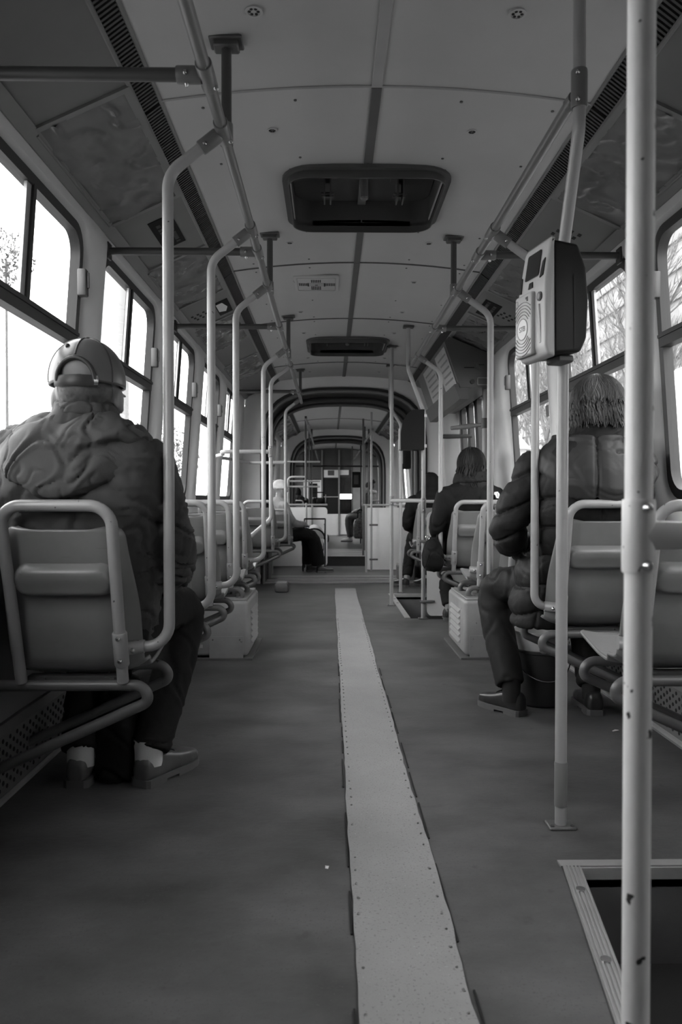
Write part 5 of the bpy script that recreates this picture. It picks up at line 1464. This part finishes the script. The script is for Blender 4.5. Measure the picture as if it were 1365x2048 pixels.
# ------------------------------------------------------------------ loose things
b = thing('bag', 'black bag standing on the floor between the shoes of the man in the cap', 'bag', (-SX+.02, 2.63, 0))
m = MB(); m.loft([superring((0, 0, z), rx, ry, 20, 3.2) for z, rx, ry in ((.0, .06, .10), (.02, .075, .12), (.20, .075, .12), (.32, .06, .09), (.34, .03, .05))]); obj('body', remesh(m, .009, 4, folds(.006, 9)), 'bag_black', b, 60)
m = MB(); m.tube(fillet([(-.03, 0, .33), (-.03, 0, .42), (.03, 0, .42), (.03, 0, .33)], .03, 5), .008, 8); m.build('handles', 'bag_black', b, 60)

b = thing('bucket', 'dark bucket with wire handle and pale tub, on the floor by quilted passenger', 'bucket', (CAMX+.985, 3.52, 0))
n = 32
def turn(prof, name, mt, par, sm=40):
    m = MB(); m.loft([[(r*math.cos(2*PI*k/n), r*math.sin(2*PI*k/n), z) for k in range(n)] for r, z in prof], True, False); return m.build(name, mt, par, sm)
turn([(.095, .0), (.105, .01), (.125, .245), (.132, .25), (.132, .26), (.122, .262), (.118, .25), (.10, .03)], 'pail', 'bucket_dark', b)
tb = turn([(.10, .18), (.118, .25), (.124, .33), (.13, .335), (.13, .345), (.12, .345), (.114, .32), (.1, .22)], 'tub', 'tub_pale', b)
m = MB(); m.rbox((-.02, -.128, .30), (.035, .012, .085), .012, 2); m.build('tub_tab', 'heater_paint', tb, 40)
m = MB(); P = [(.134*math.cos(PI*k/16), -.01-.125*math.sin(PI*k/16), .245-.115*math.sin(PI*k/16)) for k in range(17)]; m.tube(P, .0028, 6); m.build('wire_handle', 'chrome', b, 60)

def wheel(m, c, r, ax):
    c = Vector(c); ax = Vector(ax).normalized(); u = ax.orthogonal().normalized(); w = ax.cross(u)
    m.tube([c+(u*math.cos(2*PI*k/18)+w*math.sin(2*PI*k/18))*r*.82 for k in range(19)], r*.2, 8); m.cyl(c-ax*.012, c+ax*.012, r*.35, 12)
# shopping trolley / pushchair by the white-hatted passenger
Y = 11.95; x = at(629, Y)
t = thing('pushchair', 'small pushchair with a pale hood standing by the white-hatted passenger', 'pushchair', (x, Y, -.16))
m = MB(); n_ = 16; rg = []
for k in range(9):
    a = PI*.5*k/8; rg.append([(.165*math.cos(a)*math.cos(2*PI*j/n_), .10+.21*math.cos(a)*math.sin(2*PI*j/n_), .50+.22*math.sin(a)) for j in range(n_)])
m.loft(rg, False, True); hd_ = m.build('hood', 'stroller_cloth', t, 60); hd_.modifiers.new('t', 'SOLIDIFY').thickness = .01
m = MB(); m.tube([(.17*math.cos(PI*k/12), -.02-.06*math.sin(PI*k/12), .49+.17*math.sin(PI*k/12)) for k in range(13)], .014, 8); m.build('hood_rim', 'bag_black', hd_, 50)
m = MB(); m.rbox((0, .0, .40), (.28, .34, .22), .06, 3); m.build('cover', 'stroller_cloth', t, 50)
m = MB(); m.rbox((0, .18, .36), (.3, .36, .16), .04, 3); m.build('seat_tub', 'coat_black', t, 50)
m = MB()
for s in (-1, 1):
    m.tube(fillet([(s*.17, -.18, .06), (s*.17, .12, .42), (s*.17, .42, .78), (s*.17, .5, .80)], .05, 4), .011, 8); m.tube([(s*.17, .40, .08), (s*.17, .0, .50)], .011, 8)
    m.tube(fillet([(s*.16, -.09, .5), (s*.17, -.16, .60), (s*.17, 0, .72), (s*.16, .2, .72)], .08, 5), .012, 8)
m.tube([(-.17, .5, .80), (.17, .5, .80)], .013, 8); m.build('frame', 'bag_black', t, 50)
for s in (-1, 1):
    for yy in (-.18, .40):
        m = MB(); wheel(m, (s*.17, yy, .065), .065, (1, 0, 0)); m.build('wheel', 'rubber', t, 50)
m = MB(); m.rbox((.0, -.10, .18), (.26, .10, .2), .03, 2); m.build('front_bag', 'duct_paint', t, 50)
# folded buggy further back
Y = 17.2; x = at(636, Y)
t = thing('pushchair', 'dark folded buggy with a small front wheel, far behind by the cab', 'pushchair', (x, Y, 0))
m = MB(); m.loft([[Vector((px_*w_, dy, z)) for px_, dy in ((-1, -.04), (1, -.04), (1, .04), (-1, .04))] for z, w_ in ((.35, .10), (.55, .16), (.85, .17), (1.0, .10))]); obj('cloth', remesh(m, .014, 4, folds(.01, 6)), 'bag_black', t, 50)
m = MB(); m.rbox((.06, -.05, .92), (.2, .12, .12), .05, 3); m.build('hood', 'coat_black', t, 50)
m = MB()
for s in (-1, 1): m.tube(fillet([(s*.14-.02, .1, .10), (s*.14-.02, .0, .6), (s*.14-.02, -.15, 1.12)], .1, 4), .012, 8)
m.tube(fillet([(.0, 0, .55), (.16, -.2, .42), (.2, -.25, .12)], .06, 4), .014, 8); m.tube([(-.16, -.15, 1.12), (.14, -.15, 1.12)], .014, 8); m.build('frame', 'bag_black', t, 50)
m = MB(); wheel(m, (.22, -.25, .09), .09, (1, .3, 0)); m.build('wheel', 'rubber', t, 50)
for s in (-1, 1):
    m = MB(); wheel(m, (s*.16-.02, .12, .08), .08, (1, 0, 0)); m.build('wheel', 'rubber', t, 50)
# shopping basket at the hooded passenger's feet
t = thing('shopping_bag', 'box-shaped bag on the floor at the hooded passenger\'s feet', 'bag', (at(812, 9.0), 9.0, 0))
m = MB(); m.rbox((0, 0, .09), (.2, .3, .18), .02, 2); m.build('body', 'duct_paint', t, 50)
m = MB(); m.rbox((0, 0, .185), (.19, .29, .012), .004, 1); m.build('flap', 'heater_paint', t, 50)
# litter
for i, (x, y, ln, a) in enumerate(((at(1238, 3.08), 3.08, .03, .2), (at(655, 1.94), 1.94, .010, 1.2))):
    m = MB(); m.add([(-ln/2, -.004, .001), (ln/2, -.003, .004), (ln/2, .005, .003), (0, .006, .006), (-ln/2, .004, .001)], [[0, 1, 2, 3, 4]]); o = m.build('paper_scrap', 'print_white', None, 0, label=['tiny white paper scrap on the floor under the right seats', 'tiny pale crumb on the floor left of the strip'][i], cat='litter')
    o.location = (x, y, .0005); o.rotation_euler = (0, 0, a)

# ------------------------------------------------------------------ outside
GZ = -.85
m = MB(); m.box((0, 20, GZ-.05), (300, 300, .1)); m.build('ground', 'asphalt', None, 0, kind='structure', label='pale street surface outside the tram windows', cat='ground')
# right: long apartment block
t = thing('apartment_block', 'long pale apartment block with rows of windows behind the right-hand trees', 'building', (34, 0, GZ))
m = MB(); m.box((6, 90, 15), (12, 230, 30)); m.build('wall', 'facade', t, 0)
for f in range(10):
    m = MB(); m.box((-.15, 90, 1.2+f*2.9), (.3, 228, .16)); m.build('balcony_slab', 'facade', t, 0)
    m = MB(); m.box((-.28, 90, 1.65+f*2.9), (.06, 228, .75)); m.build('balcony_front', 'facade_dark', t, 0)
wm = MB(); wm.box((0, 0, 0), (.12, 1.3, 1.3)); wme = wm.mesh('window'); wme.materials.append(MATS['window_far'])
for f in range(10):
    for k in range(29):
        o = bpy.data.objects.new('window', wme); COL.objects.link(o); o.parent = t; o.location = (-.05, 52+k*4.2, 2.6+f*2.9)
for k in range(18):
    m = MB(); m.box((-.15, 30+k*8.4, 15), (.3, .18, 28)); m.build('balcony_divider', 'facade', t, 0)
# white van / kiosk near the right window
t = thing('van', 'plain white box van standing close outside the nearest right window', 'van', (5.3, 8.6, GZ))
m = MB(); m.rbox((0, 0, 1.85), (2.2, 4.4, 2.9), .12, 2); m.build('body', 'kiosk_white', t, 40)
m = MB(); m.rbox((0, 0, 3.32), (2.0, 4.2, .06), .02, 1); m.build('roof', 'kiosk_white', t, 40)
m = MB(); m.box((-1.105, 0, 1.0), (.02, 4.3, .12)); m.build('side_strip', 'facade', t, 0)
for sx in (-1, 1):
    for yy in (-1.4, 1.4):
        m = MB(); wheel(m, (sx*.98, yy, .40), .40, (1, 0, 0)); m.build('wheel', 'rubber', t, 50)
# bare trees
def tree(x, y, h, seed, label, grp):
    t = thing('bare_tree', label, 'tree', (x, y, GZ), group=grp); rnd = random.Random(seed)
    tr = MB(); tw = MB()
    def grow(p, d, ln, r, lev):
        P = [p]; q = p.copy(); dd = d.copy()
        for k in range(4):
            dd = (dd+Vector((rnd.uniform(-.22, .22), rnd.uniform(-.22, .22), rnd.uniform(-.02, .14)))).normalized(); q = q+dd*ln/4; P.append(q)
        (tr if lev < 2 else tw).tube(P, [r*(1-.16*k) for k in range(5)], 6 if lev < 2 else 3)
        if lev < 4:
            for c in range(5 if lev < 3 else 6):
                a = P[rnd.choice((2, 3, 4, 4) if lev else (2, 3, 3, 4))]; nd = (dd+Vector((rnd.uniform(-1, 1), rnd.uniform(-1, 1), rnd.uniform(-.25, .7)))*.85).normalized()
                grow(a, nd, ln*rnd.uniform(.5, .72), r*.5, lev+1)
    grow(Vector((0, 0, 0)), Vector((0, 0, 1)), h*.5, .16, 0)
    tr.build('trunk', 'bark', t, 50); tw.build('twigs', 'twig', t, 0)
    return t
TP = [(6.4, 15.5, 7, 'slender bare tree outside between the white van and the validator'), (8.6, 24, 8, 'bare tree outside behind the lantern, second right window'), (7.4, 27, 8, 'bare tree outside the third right window, nearer side'), (10, 35, 9, 'bare tree outside the third right window, farther side'), (12, 29, 10, 'tall bare tree standing before the apartment block'), (16.5, 42, 11, 'tall bare tree before the far part of the apartment block'), (12.5, 50, 11, 'bare tree far ahead on the right pavement')]
for i, (x, y, h, l) in enumerate(TP): tree(x, y, h, 31+i, l, 'bare trees along the right pavement')
# pale hedge under the trees
m = MB(); random.seed(5)
for k in range(160):
    m.ell((random.uniform(17, 19), random.uniform(4, 60), GZ+random.uniform(.2, 1.3)), (random.uniform(.5, 1.1), random.uniform(.6, 1.2), random.uniform(.4, .9)), 8, 6)
m.build('hedge', 'leaf_haze', None, 60, label='low pale hedge along the foot of the apartment block', cat='hedge')
# garden lantern
t = thing('garden_lantern', 'white lantern on a post seen through the third right window', 'lantern', (at(1033, 10.5), 10.5, GZ))
m = MB(); m.cyl((0, 0, 0), (0, 0, 2.15), .04, 10); m.build('post', 'concrete_pole', t, 50)
m = MB(); m.cyl((0, 0, 2.15), (0, 0, 2.50), .09, 10, .13); m.build('lamp_glass', 'kiosk_white', t, 50)
m = MB(); m.cyl((0, 0, 2.50), (0, 0, 2.72), .22, 12, .03); m.ell((0, 0, 2.76), (.03, .03, .05), 8, 6); m.build('cap', 'kiosk_white', t, 50)
# left: concrete mast, wires, tree, houses
t = thing('concrete_mast', 'tall pale concrete mast outside the second left window', 'mast', (-2.95, 9.9, GZ))
m = MB(); m.cyl((0, 0, 0), (0, 0, 9), .19, 18, .15); m.build('shaft', 'concrete_pole', t, 50)
m = MB(); m.cyl((0, 0, 6.0), (0, 0, 6.15), .19, 18); m.build('band', 'wire', t, 50)
for i, z in enumerate((2.55, 2.35)):
    m = MB(); m.tube([(-9, y, z+.002*(y-12)**2*.15) for y in range(-4, 40, 4)], .012, 5); m.build('overhead_wire', 'wire', None, 50, label=['upper thin street wire outside the left windows', 'lower thin street wire outside the left windows'][i], cat='wire')
def leafy(x, y, z, r, seed, label):
    t = thing('leafy_tree', label, 'tree', (x, y, GZ)); rnd = random.Random(seed)
    m = MB(); m.cyl((0, 0, 0), (0, 0, z-GZ), .05, 8, .03); m.build('trunk', 'bark', t, 50)
    m = MB()
    for k in range(900):
        d = Vector((rnd.gauss(0, 1), rnd.gauss(0, 1), rnd.gauss(0, 1))).normalized()*r*rnd.uniform(.1, 1)**.5; q = Vector((0, 0, z-GZ))+d
        u = Vector((rnd.gauss(0, 1), rnd.gauss(0, 1), rnd.gauss(0, 1))).normalized(); w = u.orthogonal().normalized(); l_ = r*rnd.uniform(.05, .10)
        m.add([q-u*l_, q+w*l_*.45+u.cross(w)*l_*.12, q+u*l_, q-w*l_*.45], [[0, 1, 2, 3]])
    m.build('crown', 'leaf_haze', t, 0, kind='stuff')
leafy(-8.4, 19.5, 7.1, .75, 3, 'round pale tree top at the left picture edge'); leafy(-6.8, 27, 2.7, 1.0, 4, 'small leafy tree between the houses, second left window'); leafy(-9.5, 44, 3.5, 1.8, 6, 'leafy tree far along the left street')
def house(x, y, w, d, h, label):
    t = thing('house', label, 'house', (x, y, GZ))
    m = MB(); m.box((0, 0, h/2), (w, d, h)); m.build('wall', 'house_wall', t, 0)
    m = MB(); m.prism([(-w/2-.3, h), (w/2+.3, h), (0, h+1.5)], lambda a, b, q: (a, q, b), -d/2-.3, d/2+.3); m.build('roof', 'house_roof', t, 0)
    for k in (-1, 1):
        m = MB(); m.box((w/2+.02, k*d*.25, h*.55), (.08, 1.2, 1.3)); f = m.build('window', 'kiosk_white', t, 0)
        m = MB(); m.box((w/2+.06, k*d*.25, h*.55), (.04, 1.0, 1.1)); m.build('pane', 'window_far', f, 0)
house(-11, 20, 6, 6, 1.6, 'low house outside the second left window'); house(-11.5, 31, 6, 7, 2.4, 'low house outside the third left window'); house(-15, 45, 7, 7, 2.6, 'low house farthest along the left street')
